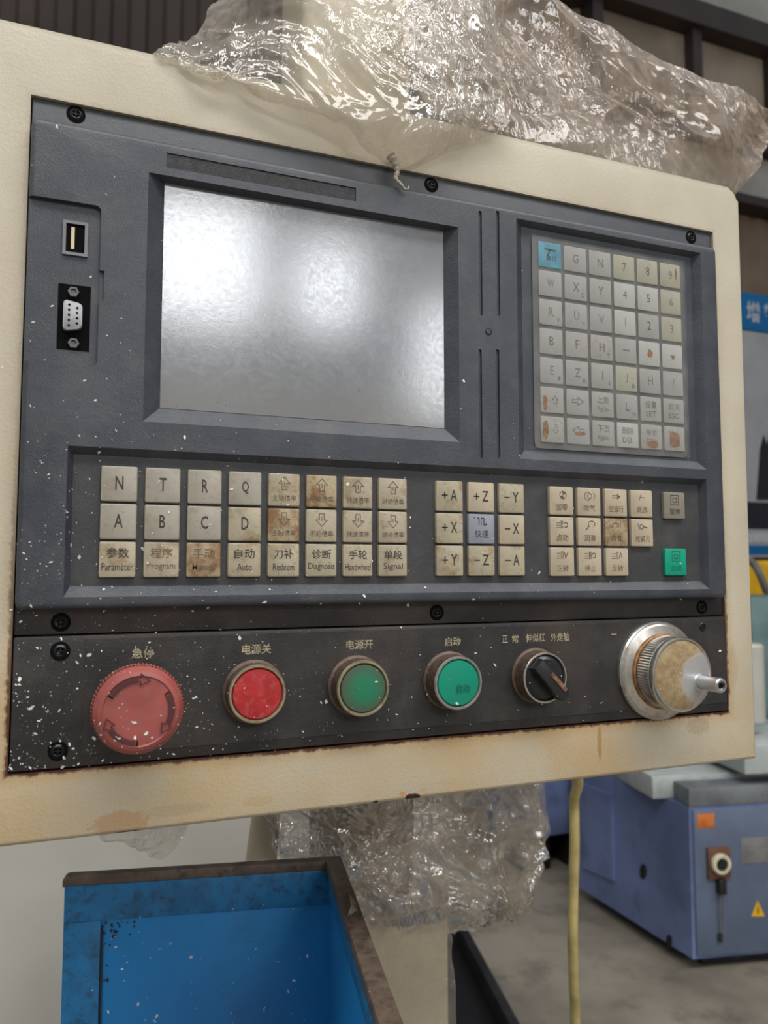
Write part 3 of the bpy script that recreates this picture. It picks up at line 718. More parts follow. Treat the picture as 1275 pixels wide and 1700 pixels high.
def build_keypad():
    y = -0.0034
    bm = bmesh.new(); prism(bm, rrect(.2578, .3782, 1.4243, 1.5598, .004, 4), -.0026, YK + .0002)
    panel_part('keypad_backing', bm, 'pad_back', smooth=False)
    x0, px, z0, pz = .2707, .01922, 1.5490, .01875
    def chars(s, sub=''):
        def f(bm, yy):
            vs, fs, gw, gh = glyphs(s); put_text(bm, s, .0002, .0004, min(.0052, .0058 * gw / gh * .8), .0058 if s not in '-.' else .0009, yy)
            if sub: put_text(bm, sub, .0054, -.0044, .0022, .0028, yy)
        return f
    def two(a, b, w=.0092): 
        def f(bm, yy): put_text(bm, a, 0, .0030, w, .0046, yy); put_text(bm, b, 0, -.0032, .0084, .0036, yy)
        return f
    def arr(d):
        def f(bm, yy):
            p = [(-.0042, .0010), (0, .0010), (0, .0026), (.0044, 0), (0, -.0026), (0, -.0010), (-.0042, -.0010)]
            stroke(bm, [(x * d, z + .0006) for x, z in p], .0005, yy, True)
        return f
    def sticker(bm, yy):
        stroke(bm, [(-.0040, .0036), (.0044, .0032)], .0010, yy); stroke(bm, [(.0000, .0034), (-.0020, -.0010)], .0010, yy)
        put_text(bm, '复位', .0010, -.0020, .0080, .0034, yy)
    def vert(d):
        def f(bm, yy): put_text(bm, d, .0022, .0004, .0050, .0056, yy)
        return f
    T = ((None, chars('G'), chars('N'), chars('7'), chars('8'), chars('9')),
         (chars('W'), chars('X', 'D'), chars('Y'), chars('4'), chars('5'), chars('6')),
         (chars('R', 'V'), chars('U', 'W'), chars('V'), chars('1'), chars('2'), chars('3')),
         (chars('B'), chars('F'), chars('H', 'Y'), chars('-'), chars('0'), chars('.')),
         (chars('E', '.'), chars('Z', 'K'), chars('I', 'A'), chars('J', 'B'), chars('H'), chars('/')),
         (vert('⇧'), arr(1), two('上页', 'PgUp'), chars('L', 'N'), two('设置', 'SET'), two('取消', 'ESC')),
         (vert('⇩'), arr(-1), two('下页', 'PgDn'), two('删除', 'DEL'), two('单步', 'STEP'), two('输入', 'IN')))
    yel = {(0, 3), (0, 4), (0, 5), (1, 5), (2, 5), (4, 3)}; wht = {(3, 4), (3, 5), (1, 4), (2, 3), (6, 3), (1, 3)}; rust = {(6, 4), (6, 5), (6, 0), (3, 1), (3, 2), (5, 0)}
    for r, row in enumerate(T):
        for c, leg in enumerate(row):
            m = 'pad_yellow' if (r, c) in yel else 'pad_white' if (r, c) in wht else 'pad_rust' if (r, c) in rust else 'pad'
            x, z = x0 + px * c, z0 - pz * r
            if r == 0 and c == 0:
                add_key(x, z, 'sticker', sticker, 'ink', .0170, .0164, y, -.0025, 'keypad_key', 'keypad key under a bright cyan sticker', .0003)
            else:
                add_key(x, z, m, leg, 'ink_faded' if (r, c) not in ((0, 4), (1, 4), (2, 4)) else 'ink', .0170, .0164, y, -.0025, 'keypad_key', None, .0003)
    # brown stains that soaked under the cover
    def blob(cx, cz, rx, rz, n=26):
        bm = bmesh.new(); c = bm.verts.new((cx, y - .00012, cz)); ring = []
        for k in range(n):
            a = 2 * math.pi * k / n; j = 1 + .28 * noise.noise((cx * 300 + math.cos(a) * 1.3, cz * 300 + math.sin(a) * 1.3, 0))
            ring.append(bm.verts.new((cx + rx * j * math.cos(a), y - .00012, cz + rz * j * math.sin(a))))
        for k in range(n): bm.faces.new((c, ring[k], ring[(k + 1) % n]))
        return bm
    for i, (cpx, cpy, rx, rz) in enumerate(((906, 713, .0020, .0056), (905, 668, .0014, .0050), (963, 720, .0042, .0014), (1084, 738, .0048, .0024), (1120, 730, .0042, .0052), (1079, 588, .0020, .0026), (1117, 594, .0012, .0014), (1122, 455, .0008, .0046))):
        p = P(cpx, cpy, y); panel_part('stain', blob(p.x, p.z, rx, rz), 'grime_brown', smooth=False)
    # wavy clear cover sheet
    bm = bmesh.new(); nx, nz = 40, 44; V = []
    for j in range(nz + 1):
        for i in range(nx + 1):
            u, v = i / nx, j / nz; x = .2572 + .1216 * u; z = 1.4240 + .1362 * v
            h = .0006 + .0007 * abs(noise.noise((x * 45, z * 45, 3.1))) + .0009 * max(0, 1 - abs(u - .42) * 7) * abs(noise.noise((x * 160, z * 120, 1.0)))
            V.append(bm.verts.new((x, y - h, z)))
    for j in range(nz):
        for i in range(nx):
            a = j * (nx + 1) + i; bm.faces.new((V[a], V[a + 1], V[a + nx + 2], V[a + nx + 1]))
    panel_part('keypad_cover', bm, 'pad_cover', 'wrinkled clear plastic sheet over the keypad', ang=180)
build_keypad()

# ------------------------------------------------------------------ buttons, selector, handwheel
def build_buttons():
    YP = -0.00155
    def root(name, c, label):
        o = link(name, None, None, PAN, c); o['label'] = label; o.empty_display_size = .01; return o
    def at(o, name, bm, m, ang=35): return link(name, smooth_me(finish(bm), ang), m, o, WLOC[o.name])
    # mushroom stop button
    c = P(231, 1181, -.030); c.y = YP
    b = root('emergency_stop_button', c, 'large faded red mushroom stop button with twist arrows')
    bm = bmesh.new(); lathe(bm, [(.0135, 0), (.0135, .016)], 40); at(b, 'stem', bm, 'collar_side')
    bm = bmesh.new(); lathe(bm, [(0, .0135), (.0165, .0135), (.0200, .0155), (.0209, .0180), (.0209, .0225), (.0203, .0250), (.0182, .0280), (.0164, .0288), (.0158, .0282), (.0100, .0285), (0, .0287)], 144, teeth=((3, 4), .0006)); at(b, 'cap', bm, 'estop', 30)
    bm = bmesh.new(); lathe(bm, [(.0212, .0185), (.0212, .0222), (.0209, .0226), (.0206, .0222), (.0206, .0185)], 144, teeth=((0, 1), .0006)); at(b, 'knurled_rim', bm, 'estop_edge', 30)
    for a0 in (150, 32, 268):                                   # three clockwise arrows
        bm = bmesh.new(); yy = -.0291; r0 = .0146; sw = 62
        outer = arc(0, 0, r0 + .0010, a0, a0 - sw, 12); inner = arc(0, 0, r0 - .0010, a0 - sw, a0, 12)
        stroke(bm, inner[-1:] + outer, .0006, yy); stroke(bm, outer[:1] + inner[::-1], .0006, yy)
        e = a0 - sw; tip = arc(0, 0, r0, e - 16, e - 16, 1)[0]; p1 = arc(0, 0, r0 + .0026, e, e, 1)[0]; p2 = arc(0, 0, r0 - .0026, e, e, 1)[0]
        stroke(bm, [outer[-1], p1, tip, p2, inner[0]], .0006, yy)
        stroke(bm, arc(0, 0, r0, a0 - 4, a0 - sw + 4, 10), .0011, yy + .00004)
        link('twist_arrow', finish_flat(bm), 'estop_arrow', b, WLOC[b.name])
    # three flush push buttons
    for nm, (px, py), lens, col, side, lab, h, rr in (
            ('push_button', (428, 1152), 'red_lens', 'collar', 'collar_side', 'red push button in a dull brass ring', .0105, .0151),
            ('push_button', (604, 1142), 'green_dirty', 'collar', 'collar_side', 'dark green push button clouded with grime', .0125, .0151),
            ('push_button', (762, 1131), 'green_lens', 'collar_clean', 'collar_side', 'clean bright green push button in a steel ring', .0135, .0151)):
        c = P(px, py, YP - h); c.y = YP; c.z = 1.2850
        b = root(nm, c, lab)
        bm = bmesh.new(); lathe(bm, [(.0166, 0), (.0166, .0012), (.0153, .0020), (.0150, h - .0012)], 56); at(b, 'collar', bm, side)
        bm = bmesh.new(); lathe(bm, [(.0150, h - .0013), (rr, h - .0008), (rr - .0005, h), (.0137, h), (.0131, h - .0010), (.0130, h - .003)], 56); at(b, 'ring', bm, col)
        bm = bmesh.new(); lathe(bm, [(.0129, h - .003), (.0129, h - .0010), (.0125, h - .0004), (.0080, h), (0, h + .0002)], 56); at(b, 'lens', bm, lens)
        if lens == 'green_lens':
            bm = bmesh.new(); put_text(bm, '启动', .0022, -.0030, .0088, .0050, -(h + .0005)); link('legend', finish_flat(bm), 'ink_green', b, WLOC[b.name])
    # selector switch
    h = .012; c = P(906, 1124, YP - h); c.y = YP; c.z = 1.2848
    b = root('selector_switch', c, 'black rotary selector switch with worn orange pointer')
    bm = bmesh.new(); lathe(bm, [(.0166, 0), (.0166, .0012), (.0153, .0020), (.0148, h - .001)], 56); at(b, 'collar', bm, 'collar_side')
    bm = bmesh.new(); lathe(bm, [(.0146, h - .0012), (.0150, h - .0004), (.0147, h), (.0139, h), (.0136, h - .0006), (.0135, h - .003)], 56); at(b, 'ring', bm, 'chrome')
    bm = bmesh.new(); lathe(bm, [(.0134, h - .004), (.0132, h - .0012), (.0110, h + .0004), (0, h + .0004)], 48); at(b, 'dial', bm, 'knob')
    rot = Matrix.Rotation(R(47), 4, 'Y')
    bm = bmesh.new(); pts = [(-.0130, -.0044), (.0130, -.0044), (.0152, -.0026), (.0152, .0022), (.0130, .0036), (-.0130, .0036)]
    prism(bm, pts, -(h + .0075), -h, bev=.0012, seg=2); bmesh.ops.transform(bm, matrix=rot, verts=bm.verts); at(b, 'lever', bm, 'knob')
    bm = newbox(-.0030, .0112, -(h + .0080), -(h + .0072), .0006, .0030); bmesh.ops.transform(bm, matrix=rot, verts=bm.verts); at(b, 'pointer', bm, 'pointer')
    # hand pulse wheel
    c = Vector((.3487, YP, 1.2835))
    b = root('handwheel', c, 'aluminium handwheel with knurled rim and crank pin')
    bm = bmesh.new(); lathe(bm, [(.0315, 0), (.0315, .0022), (.0306, .0034), (.0300, .0034), (.0290, .0042), (.0215, .0062), (.0205, .0072)], 80); at(b, 'flange', bm, 'alu', 20)
    bm = bmesh.new(); lathe(bm, [(.0243, .0056), (.0240, .0068), (.0230, .0074), (.0222, .0070)], 64); at(b, 'rust_ring', bm, 'rust_ring')
    bm = bmesh.new(); lathe(bm, [(.0222, .0068), (.0231, .0082), (.0231, .0182), (.0224, .0190)], 160, teeth=((1, 2), .0005)); at(b, 'knurled_rim', bm, 'alu', 20)
    bm = bmesh.new(); lathe(bm, [(.0223, .0188), (.0232, .0196), (.0233, .0222), (.0226, .0234), (.0216, .0234), (.0212, .0226)], 80); at(b, 'front_ring', bm, 'chrome')
    bm = bmesh.new(); lathe(bm, [(.0213, .0227), (.0205, .0232), (.0100, .0240), (0, .0242)], 80); at(b, 'face', bm, 'wheel_face', 60)
    hx = P(1163, 1132, -.0255).x - c.x; hz = P(1163, 1132, -.0255).z - c.z
    bm = bmesh.new(); lathe(bm, [(.0054, .0232), (.0054, .0240), (.0046, .0244), (.0045, .0405), (.0038, .0414), (.0028, .0414), (.0026, .0400), (0, .0400)], 32, (hx, 0, hz)); at(b, 'crank_pin', bm, 'alu_clean', 30)
    bm = bmesh.new(); lathe(bm, [(.0020, .0401), (.0020, .0409), (.0011, .0410), (.0010, .0403), (0, .0403)], 6, (hx, 0, hz)); at(b, 'pin_screw', bm, 'screw')
    # engraved captions on the plate
    def cap(s, x0, y0, x1, y1):
        a, d = P(x0, y0, YP - .0001), P(x1, y1, YP - .0001); bm = bmesh.new()
        put_text(bm, s, 0, 0, d.x - a.x, a.z - d.z, 0, .012); c = (a + d) / 2
        link('caption', finish_flat(bm), 'ink_cream', PAN, c)
    cap('急停', 219, 1076, 256, 1092); cap('电源关', 402, 1070, 450, 1085); cap('电源开', 575, 1063, 619, 1077); cap('启动', 738, 1058, 765, 1072)
    cap('正', 834, 1055, 843, 1067); cap('常', 850, 1054, 861, 1067); cap('伸似杠', 873, 1052, 905, 1065); cap('外走轴', 914, 1051, 945, 1064)
    s = bmesh.new(); a = P(1019, 1053, YP - .0001); box(s, a.x - .002, a.x + .002, YP - .0002, YP, a.z - .0003, a.z + .0003); panel_part('scratch_mark', s, 'ink_cream')
build_buttons()

# ------------------------------------------------------------------ swarf flakes lying on the panel (found by casting onto the built surface)
def scatter(name, root, count, pick, accept, label, seed, sizes):
    bpy.context.view_layer.update(); dg = bpy.context.evaluated_depsgraph_get()
    r = random.Random(seed); bm = bmesh.new(); o0 = cam.location.copy(); n = 0; tries = 0
    while n < count and tries < count * 12:
        tries += 1
        q = pick(r)
        if not q: continue
        hit, loc, nor, idx, ob, mt = scene.ray_cast(dg, o0, ray(*q).normalized())
        if not hit: continue
        q = ob
        while q.parent: q = q.parent
        if q.name != root.name or not accept(ob, r): continue
        L = r.uniform(*sizes[1]) if r.random() < .20 else r.uniform(*sizes[0]); W = L * r.uniform(.35, .7)
        nrm = nor.normalized(); a = nrm.orthogonal().normalized(); b = nrm.cross(a); th = r.uniform(0, 6.28)
        u = a * math.cos(th) + b * math.sin(th); v = nrm.cross(u)
        k = r.randint(4, 6); up = r.uniform(.0, .35); top = []; bot = []
        for i in range(k):
            an = 2 * math.pi * i / k + r.uniform(-.3, .3); du, dv = math.cos(an) * L / 2, math.sin(an) * W / 2
            p = loc + u * du + v * dv + nrm * (.00022 + max(0, du) * up); top.append(bm.verts.new(p)); bot.append(bm.verts.new(p - nrm * .00018))
        bm.faces.new(top); bm.faces.new(bot[::-1])
        for i in range(k): bm.faces.new((top[i], bot[i], bot[(i + 1) % k], top[(i + 1) % k]))
        n += 1
    o = obj(name, bm, 'chip'); tag(o, label, 'flakes', kind='stuff')
def build_chips():
    def pick(r):
        px = r.random() ** 1.7 * 1210; py = 150 + (1 - r.random() ** 1.55) * 1130
        if r.random() > (0.10 + 0.9 * min(1, max(0, (py - 420) / 560))) * (1.0 - 0.72 * px / 1210): return None
        return px, py
    def accept(ob, r):
        if ob.name.startswith('enclosure'): return r.random() < .06
        return not ob.name.startswith(('screen', 'keypad'))
    scatter('swarf_flakes', PAN, 620, pick, accept, 'tiny white swarf flakes sprinkled over the dark control panel', 3, ((.0004, .0011), (.0013, .0027)))
build_chips()

# ================================================================== arms, post and plastic film around the panel
def catmull(p, t):
    n = len(p) - 1; f = min(max(t, 0), 0.99999) * n; i = int(f); u = f - i
    g = lambda k: p[min(max(k, 0), n)]
    a, b, c, d = g(i - 1), g(i), g(i + 1), g(i + 2)
    return 0.5 * ((2 * b) + (c - a) * u + (2 * a - 5 * b + 4 * c - d) * u * u + (3 * b - a - 3 * c + d) * u ** 3)
def sheet(ctrl, nu, nv, amp, seed, clampfn=None, freq=14, edge=0.002, fine=0.5):
    rows = [[P(*q) if len(q) == 3 else Vector(q[:3]) for q in row] for row in ctrl]
    bm = bmesh.new(); V = []; so = Vector((seed * 7.3, seed * 3.1, seed * 1.7))
    pts = []
    for j in range(nv + 1):
        col = None
        for i in range(nu + 1):
            tmp = [catmull(r, i / nu) for r in rows]; pts.append(catmull(tmp, j / nv))
    def nrm(i, j):
        g = lambda a, b: pts[min(max(b, 0), nv) * (nu + 1) + min(max(a, 0), nu)]
        n = (g(i + 1, j) - g(i - 1, j)).cross(g(i, j + 1) - g(i, j - 1)); return n.normalized() if n.length > 1e-12 else Vector((0, -1, 0))
    for j in range(nv + 1):
        for i in range(nu + 1):
            p = pts[j * (nu + 1) + i]; n = nrm(i, j); q = p * freq + so
            w = Vector(noise.noise_vector(q * 0.8)) * 0.9
            h = (abs(noise.noise(q + w)) - 0.25) * 1.0 + (abs(noise.noise((q + w) * 2.3)) - 0.25) * 0.5 * fine + (abs(noise.noise((q + w * 1.5) * 5.1)) - 0.25) * 0.26 * fine + (abs(noise.noise((q + w) * 11)) - .25) * .10 * fine
            fold = abs(noise.noise(Vector((q.x * 1.5 + q.z * 0.8 + w.x, w.y * 0.5, q.z * 0.25)))) * 0.6
            p2 = p + n * amp * (h + fold) + Vector(noise.noise_vector(q * 2.2)) * edge
            if clampfn: p2 = clampfn(p2)
            V.append(bm.verts.new(p2))
    for j in range(nv):
        for i in range(nu):
            a = j * (nu + 1) + i; bm.faces.new((V[a], V[a + 1], V[a + nu + 2], V[a + nu + 1]))
    return bm
def film_obj(name, bm, m):
    me = finish(bm); smooth_me(me, 180)
    n = Vector(); c = Vector()
    for p in me.polygons: n += p.normal * p.area; c += p.center
    if n.dot(cam.location - c / len(me.polygons)) < 0: me.flip_normals()
    return link(name, me, m)

def build_wrap():
    # upper arm: beige box section rising from the enclosure
    a0, a1 = P(500, 60, .06), P(680, 60, .06)
    arm = empty('hanger_column', ((a0.x + a1.x) / 2, .09, ENC[3]), 'cream box-section arm rising from the panel top inside plastic film', 'support arm')
    w = (a1.x - a0.x) / 2
    bm = newbox(-w, w, -.035, .03, .0005, 1.1, bev=.006, seg=3); link('box_section', smooth_me(finish(bm)), 'arm', arm, WLOC[arm.name])
    bm = newbox(-w - .012, w + .012, -.045, .034, .0005, .012, bev=.003); link('foot_flange', smooth_me(finish(bm)), 'arm', arm, WLOC[arm.name])
    def keep(p):                                # lie in front of the face or on top of the box, never inside it
        if p.z < ENC[3] + .002 and ENC[0] < p.x < ENC[1] + .001 and p.y > -.0012 and p.y < .127:
            d_front = p.y + .0012; d_top = ENC[3] + .002 - p.z; d_r = ENC[1] + .0015 - p.x
            if d_top < d_front and d_top < d_r: p = Vector((p.x, p.y, ENC[3] + .002))
            elif d_front < d_r: p = Vector((p.x, -.0012 - .0006 * rnd.random(), p.z))
            else: p = Vector((ENC[1] + .0015, p.y, p.z))
        return p
    front = [[(380, -90, .05), (470, -90, .0), (600, -90, -.01), (720, -90, -.005), (800, -90, .02), (860, -90, .05)],
             [(335, 50, .04), (440, 35, .0), (590, 35, -.015), (700, 40, -.015), (785, 50, -.005), (835, 70, .02)],
             [(262, 86, .012), (390, 98, -.004), (545, 105, -.016), (680, 115, -.022), (790, 130, -.016), (838, 160, .0)],
             [(258, 90, .0), (400, 132, -.007), (545, 180, -.016), (665, 215, -.024), (785, 195, -.022), (842, 200, -.006)],
             [(285, 96, -.004), (420, 143, -.007), (560, 210, -.008), (660, 275, -.007), (760, 250, -.010), (828, 222, -.008)]]
    o = film_obj('plastic_film', sheet(front, 180, 130, .017, 1, keep, 14, .002, .6), 'film')
    tag(o, 'crumpled clear plastic film draped over the panel top edge, reaching a twisted tail', 'plastic film', 'plastic wrapping film')
    bm = bmesh.new(); tail = [P(648, 258, -.004), P(655, 270, -.005), P(660, 284, -.006), P(657, 296, -.007), P(666, 306, -.010), P(672, 314, -.011), P(678, 313, -.012), P(678, 309, -.012)]
    pts = [catmull(tail, k / 40) for k in range(41)]
    tube(bm, pts, [.0021 * (1 - k / 41) ** 1.6 * (1 + .35 * math.sin(k * 1.9)) + .0004 for k in range(41)], 8)
    t = link('twisted_tail', smooth_me(finish(bm), 60), 'tail', o, (0, 0, 0))
    top = ENC[3] + .004
    right = [[(650, -70, .04), (900, -50, .05), (985, 30, .06), (1110, 108, .07), (1225, 150, .08), (1310, 180, .09)],
             [(660, 60, .03), (905, 55, .035), (1005, 105, .045), (1115, 155, .055), (1220, 185, .07), (1300, 205, .085)],
             [(690, 150, .02), (915, 155, .02), (1010, 190, .03), (1110, 220, .04), (1200, 245, .055), (1285, 250, .075)],
             [(.215, .012, top), (.322, .016, top), (.36, .022, top), (.40, .03, top), (.437, .04, top), (.478, .055, top + .004)],
             [(.215, .045, top), (.322, .06, top), (.36, .06, top), (.405, .06, top), (.4385, .05, top - .012), (.4560, .05, top - .022)]]
    right = [[q if (len(q) == 3 and abs(q[0]) > 5) else (*q, 0) for q in r] for r in right]
    o = film_obj('plastic_film', sheet(right, 180, 130, .017, 5, keep, 10, .002, .32), 'film_brown')
    tag(o, 'dusty brownish plastic film stretched from the arm past the upper right corner', 'plastic film', 'plastic wrapping film')
    # lower support: tube and wrapped post standing on the floor
    c = P(437, 1400, .30)
    sp = empty('support_post', (P(650, 1600, .30).x, .36, 0), 'cream upright post wrapped in film behind the blue cabinet', 'support post')
    xl, xr = P(560, 1600, .30).x, P(748, 1600, .30).x; zc = P(700, 1530, .30).z
    bm = newbox(xl - sp.location.x, xr - sp.location.x, -.06, .06, 0, zc, bev=.008, seg=3); link('column', smooth_me(finish(bm)), 'post', sp, WLOC[sp.name])
    bm = newbox(-.060, .040, -.05, .05, zc - .002, 1.30, bev=.035, seg=5); link('neck', smooth_me(finish(bm)), 'neck', sp, WLOC[sp.name])
    bm = newbox(-.055, .05, -.235, .03, 1.24, 1.36, bev=.006, seg=2); link('bracket', smooth_me(finish(bm)), 'neck', sp, WLOC[sp.name])
    sp2 = bmesh.new(); a, b = P(447, 1300, .27), P(428, 1480, .27)
    pipe = tube(sp2, [a + (b - a) * k / 6 for k in range(7)], [.0125, .0125, .0125, .013, .0135, .0145, .016], 24)
    o = link('cable_pipe', smooth_me(finish(pipe)), 'pipe', sp, (0, 0, 0))
    # film pouch: front and back sheet, meeting at their edges
    rim = [[(425, 1325), (540, 1320), (650, 1300), (760, 1290), (850, 1280), (884, 1275)],
           [(452, 1368), (555, 1380), (660, 1370), (770, 1365), (860, 1362), (905, 1375)],
           [(470, 1418), (575, 1430), (670, 1440), (775, 1450), (858, 1445), (893, 1452)],
           [(530, 1455), (615, 1490), (695, 1510), (775, 1515), (842, 1505), (872, 1495)],
           [(590, 1500), (650, 1545), (705, 1560), (762, 1543), (825, 1524), (852, 1514)]]
    fr = [[(x, y, .205 + (.03 if i in (0, 5) else 0) + (.05 if j == 4 else 0)) for i, (x, y) in enumerate(r)] for j, r in enumerate(rim)]
    bk = [[(x, y, .25 + (.0 if i in (0, 5) else .26) - (.0 if j != 4 else .2)) for i, (x, y) in enumerate(r)] for j, r in enumerate(rim)]
    o = film_obj('plastic_film', sheet(fr, 150, 100, .024, 9, None, 19, .002, .9), 'film_pouch')
    tag(o, 'crumpled shiny plastic film bagged round the post below the panel', 'plastic film', 'plastic wrapping film')
    bko = film_obj('back_layer', sheet(bk, 70, 45, .02, 12, None, 12), 'film_pouch'); bko.parent = o
    # tight film on the post
    wr = [[(560 + 8 * j, y, .232), (620, y, .230), (690, y, .231), (745 + 4 * j, y, .234)] for j, y in enumerate((1490, 1545, 1600, 1660, 1760))]
    o = film_obj('plastic_film', sheet(wr, 60, 80, .004, 15, lambda p: Vector((p.x, min(p.y, .2985), p.z)), 26, .001), 'film')
    tag(o, 'smooth plastic film pulled tight over the cream post', 'plastic film', 'plastic wrapping film')
    sc = [[(150, 1350, .105), (210, 1345, .10), (270, 1340, .10), (320, 1330, .105)], [(165, 1388, .105), (215, 1390, .10), (265, 1385, .10), (310, 1375, .105)],
          [(172, 1394, .105), (220, 1402, .105), (255, 1412, .105), (296, 1400, .105)], [(190, 1397, .105), (228, 1408, .107), (252, 1432, .107), (268, 1430, .106)]]
    o = film_obj('plastic_film', sheet(sc, 50, 40, .005, 21, None, 40, .002), 'film')
    tag(o, 'small torn scrap of film hanging under the panel by the left', 'plastic film', 'plastic wrapping film')
build_wrap()

# ================================================================== blue cabinet in the foreground
def build_cabinet():
    Yb = 0.20
    c0 = P(108, 1452, Yb); zr = c0.z
    c1 = G(566, 1424, zr)                        # far right corner of the rim
    ux = Vector((c1.x - c0.x, c1.y - c0.y, 0)); Wd = ux.length; ang = math.atan2(ux.y, ux.x)
    cab = empty('blue_cabinet', (c0.x, c0.y, 0), 'open-topped bright blue steel cabinet with worn brown rim', 'cabinet', rotz=ang)
    Dp, th, lip = 0.34, .008, .018
    def part(name, bm, m, parent=cab):
        me = smooth_me(finish(bm)); o = bpy.data.objects.new(name, me); COL.objects.link(o); o.parent = parent; me.materials.append(M[m]); return o
    part('back_wall', newbox(0, Wd, -th * .2, th, .0, zr - .006, bev=.001), 'blue')
    part('wall_lip', newbox(.001, Wd - th, -.0042, -.0026, zr - .032, zr - .007, bev=.0005), 'blue_worn')
    part('wall_flange', newbox(.001, .026, -.0046, -.0026, .02, zr - .032, bev=.0005), 'blue_worn')
    b = bmesh.new(); prism(b, rrect(-.001, Wd, zr - .0075, zr, .004, 4, 'tl'), -.0035, .004, bev=.0008); part('back_rim', b, 'blue_rim')
    c2 = Matrix.Rotation(-ang, 3, 'Z') @ (G(669, 1700, zr) - Vector((c0.x, c0.y, zr))); k = (c2.x - Wd) / c2.y; Dp = -c2.y + .03
    def slab(x0, x1, ya, yb, z0, z1, bev):       # follows the slightly splayed right wall
        b = newbox(x0, x1, ya, yb, z0, z1, bev=bev)
        for v in b.verts: v.co.x += k * v.co.y
        return b
    part('right_wall', slab(Wd - th, Wd, -Dp, -th * .2, 0, zr - .006, .001), 'blue')
    part('right_rim', slab(Wd - .0115, Wd + .0005, -Dp, .004, zr - .008, zr + .0004, .0010), 'blue_rim')
    part('right_lip', slab(Wd - th - .0022, Wd - th + .001, -Dp, -.006, zr - .024, zr - .008, .0005), 'blue_worn')
    part('cabinet_floor', newbox(.0, Wd - th, -Dp, -th * .2, .55, .57), 'blue')
    part('front_wall', newbox(.0, Wd + .05, -Dp - th, -Dp, 0, zr - .30, bev=.001), 'blue')
    part('left_wall', newbox(-.001, .004, -Dp, -.0028, 0, zr - .30, bev=.001), 'blue')
    # paint worn through in the corner
    r = random.Random(5); bm = bmesh.new()
    for k in range(34):
        x = .026 + abs(r.gauss(0, .009)); z = zr - .034 - abs(r.gauss(0, .006 if x > .032 else .03)); s = r.uniform(.0004, .0014)
        v = [bm.verts.new((x + s * math.cos(a) * r.uniform(.6, 1.2), -.00262 + 0 * k, z + s * math.sin(a) * r.uniform(.6, 1.3))) for a in (0, 1.1, 2.2, 3.3, 4.4, 5.4)]
        bm.faces.new(v)
    o = bpy.data.objects.new('rust_flecks', finish_flat(bm)); COL.objects.link(o); o.parent = cab; o.data.materials.append(M['rust_shadow_black']); o['kind'] = 'stuff'
    bm = newbox(.0262, .0275, -.0030, -.0025, zr - .34, zr - .036); part('flange_shadow_line', bm, 'rust_shadow_black')  # shadow line beside the flange, put in as a thin dark strip
    scatter('swarf_flakes', cab, 55, lambda r: (r.uniform(150, 620), 1480 + 220 * r.random() ** .6), lambda ob, r: True, 'white swarf flecks stuck to the blue cabinet wall', 8, ((.0005, .0014), (.0018, .0034)))
build_cabinet()

# ================================================================== machine cover on the left, hose, tray
def build_middle():
    mc = empty('machine_cover', (-.1, .9, 0), 'smooth grey-beige machine cover behind the blue cabinet', 'machine cover')
    xr = P(590, 1500, .62).x
    bm = newbox(-1.1 + .1, xr + .1, -.28, .5, 0, 1.30, bev=.03, seg=4); link('shell', smooth_me(finish(bm)), 'cover', mc, WLOC[mc.name])
    bm = newbox(-1.1 + .1, xr + .1 - .04, -.283, -.279, .10, .13, bev=.001); link('skirt_joint', smooth_me(finish(bm)), 'mid_grey', mc, WLOC[mc.name])
    # hose
    Yh = .55
    pts = [P(954, 1270, .5), P(953, 1330, Yh), P(954, 1400, Yh), P(952, 1480, Yh + .01), P(951, 1560, Yh + .01), P(953, 1640, Yh + .02), P(955, 1700, Yh + .03)]
    a = pts[-1]; pts += [Vector((a.x, a.y + .01, a.z - .2)), Vector((a.x + .01, a.y + .03, .10)), Vector((a.x + .06, a.y + .07, .008)), Vector((a.x + .30, a.y + .10, .008))]
    top = [Vector((.34, .126, 1.33)), Vector((.36, .17, 1.335)), Vector((.44, .34, 1.30))]
    pts = top + pts
    bm = bmesh.new(); tube(bm, [catmull(pts, k / 70) for k in range(71)], .0072, 14)
    o = link('hose', smooth_me(finish(bm), 60), 'hose', None, (0, 0, 0)); tag(o, 'translucent yellow hose hanging straight down behind the panel', 'hose')
    # black trough on the floor by the post
    a, b = G(762, 1541, .10), G(846, 1700, .10); d = (b - a).normalized(); n = Vector((-d.y, d.x, 0)); n = n if n.x < 0 else -n
    tr = empty('drip_tray', ((a + b) / 2).to_tuple()[:2] + (0,), 'low black drip tray on the floor beside the post', 'drip tray')
    L = (b - a).length; rz = math.atan2(d.y, d.x); tr.rotation_euler = (0, 0, rz)
    sgn = 1 if (Matrix.Rotation(rz, 3, 'Z') @ Vector((0, 1, 0))).dot(n) > 0 else -1
    def part(name, bm, m):
        me = smooth_me(finish(bm)); o = bpy.data.objects.new(name, me); COL.objects.link(o); o.parent = tr; me.materials.append(M[m])
    x0, x1 = -L / 2 - .02, L / 2 + .35
    yy = lambda p, q: (min(p * sgn, q * sgn), max(p * sgn, q * sgn))
    part('pan', newbox(x0, x1, *yy(.0, .42), 0, .03), 'black')
    part('side_wall', newbox(x0, x1, *yy(-.03, .0), 0, .10, bev=.004), 'dark_metal')
    part('end_wall', newbox(x0 - .02, x0, *yy(-.03, .42), 0, .10, bev=.004), 'dark_metal')
build_middle()

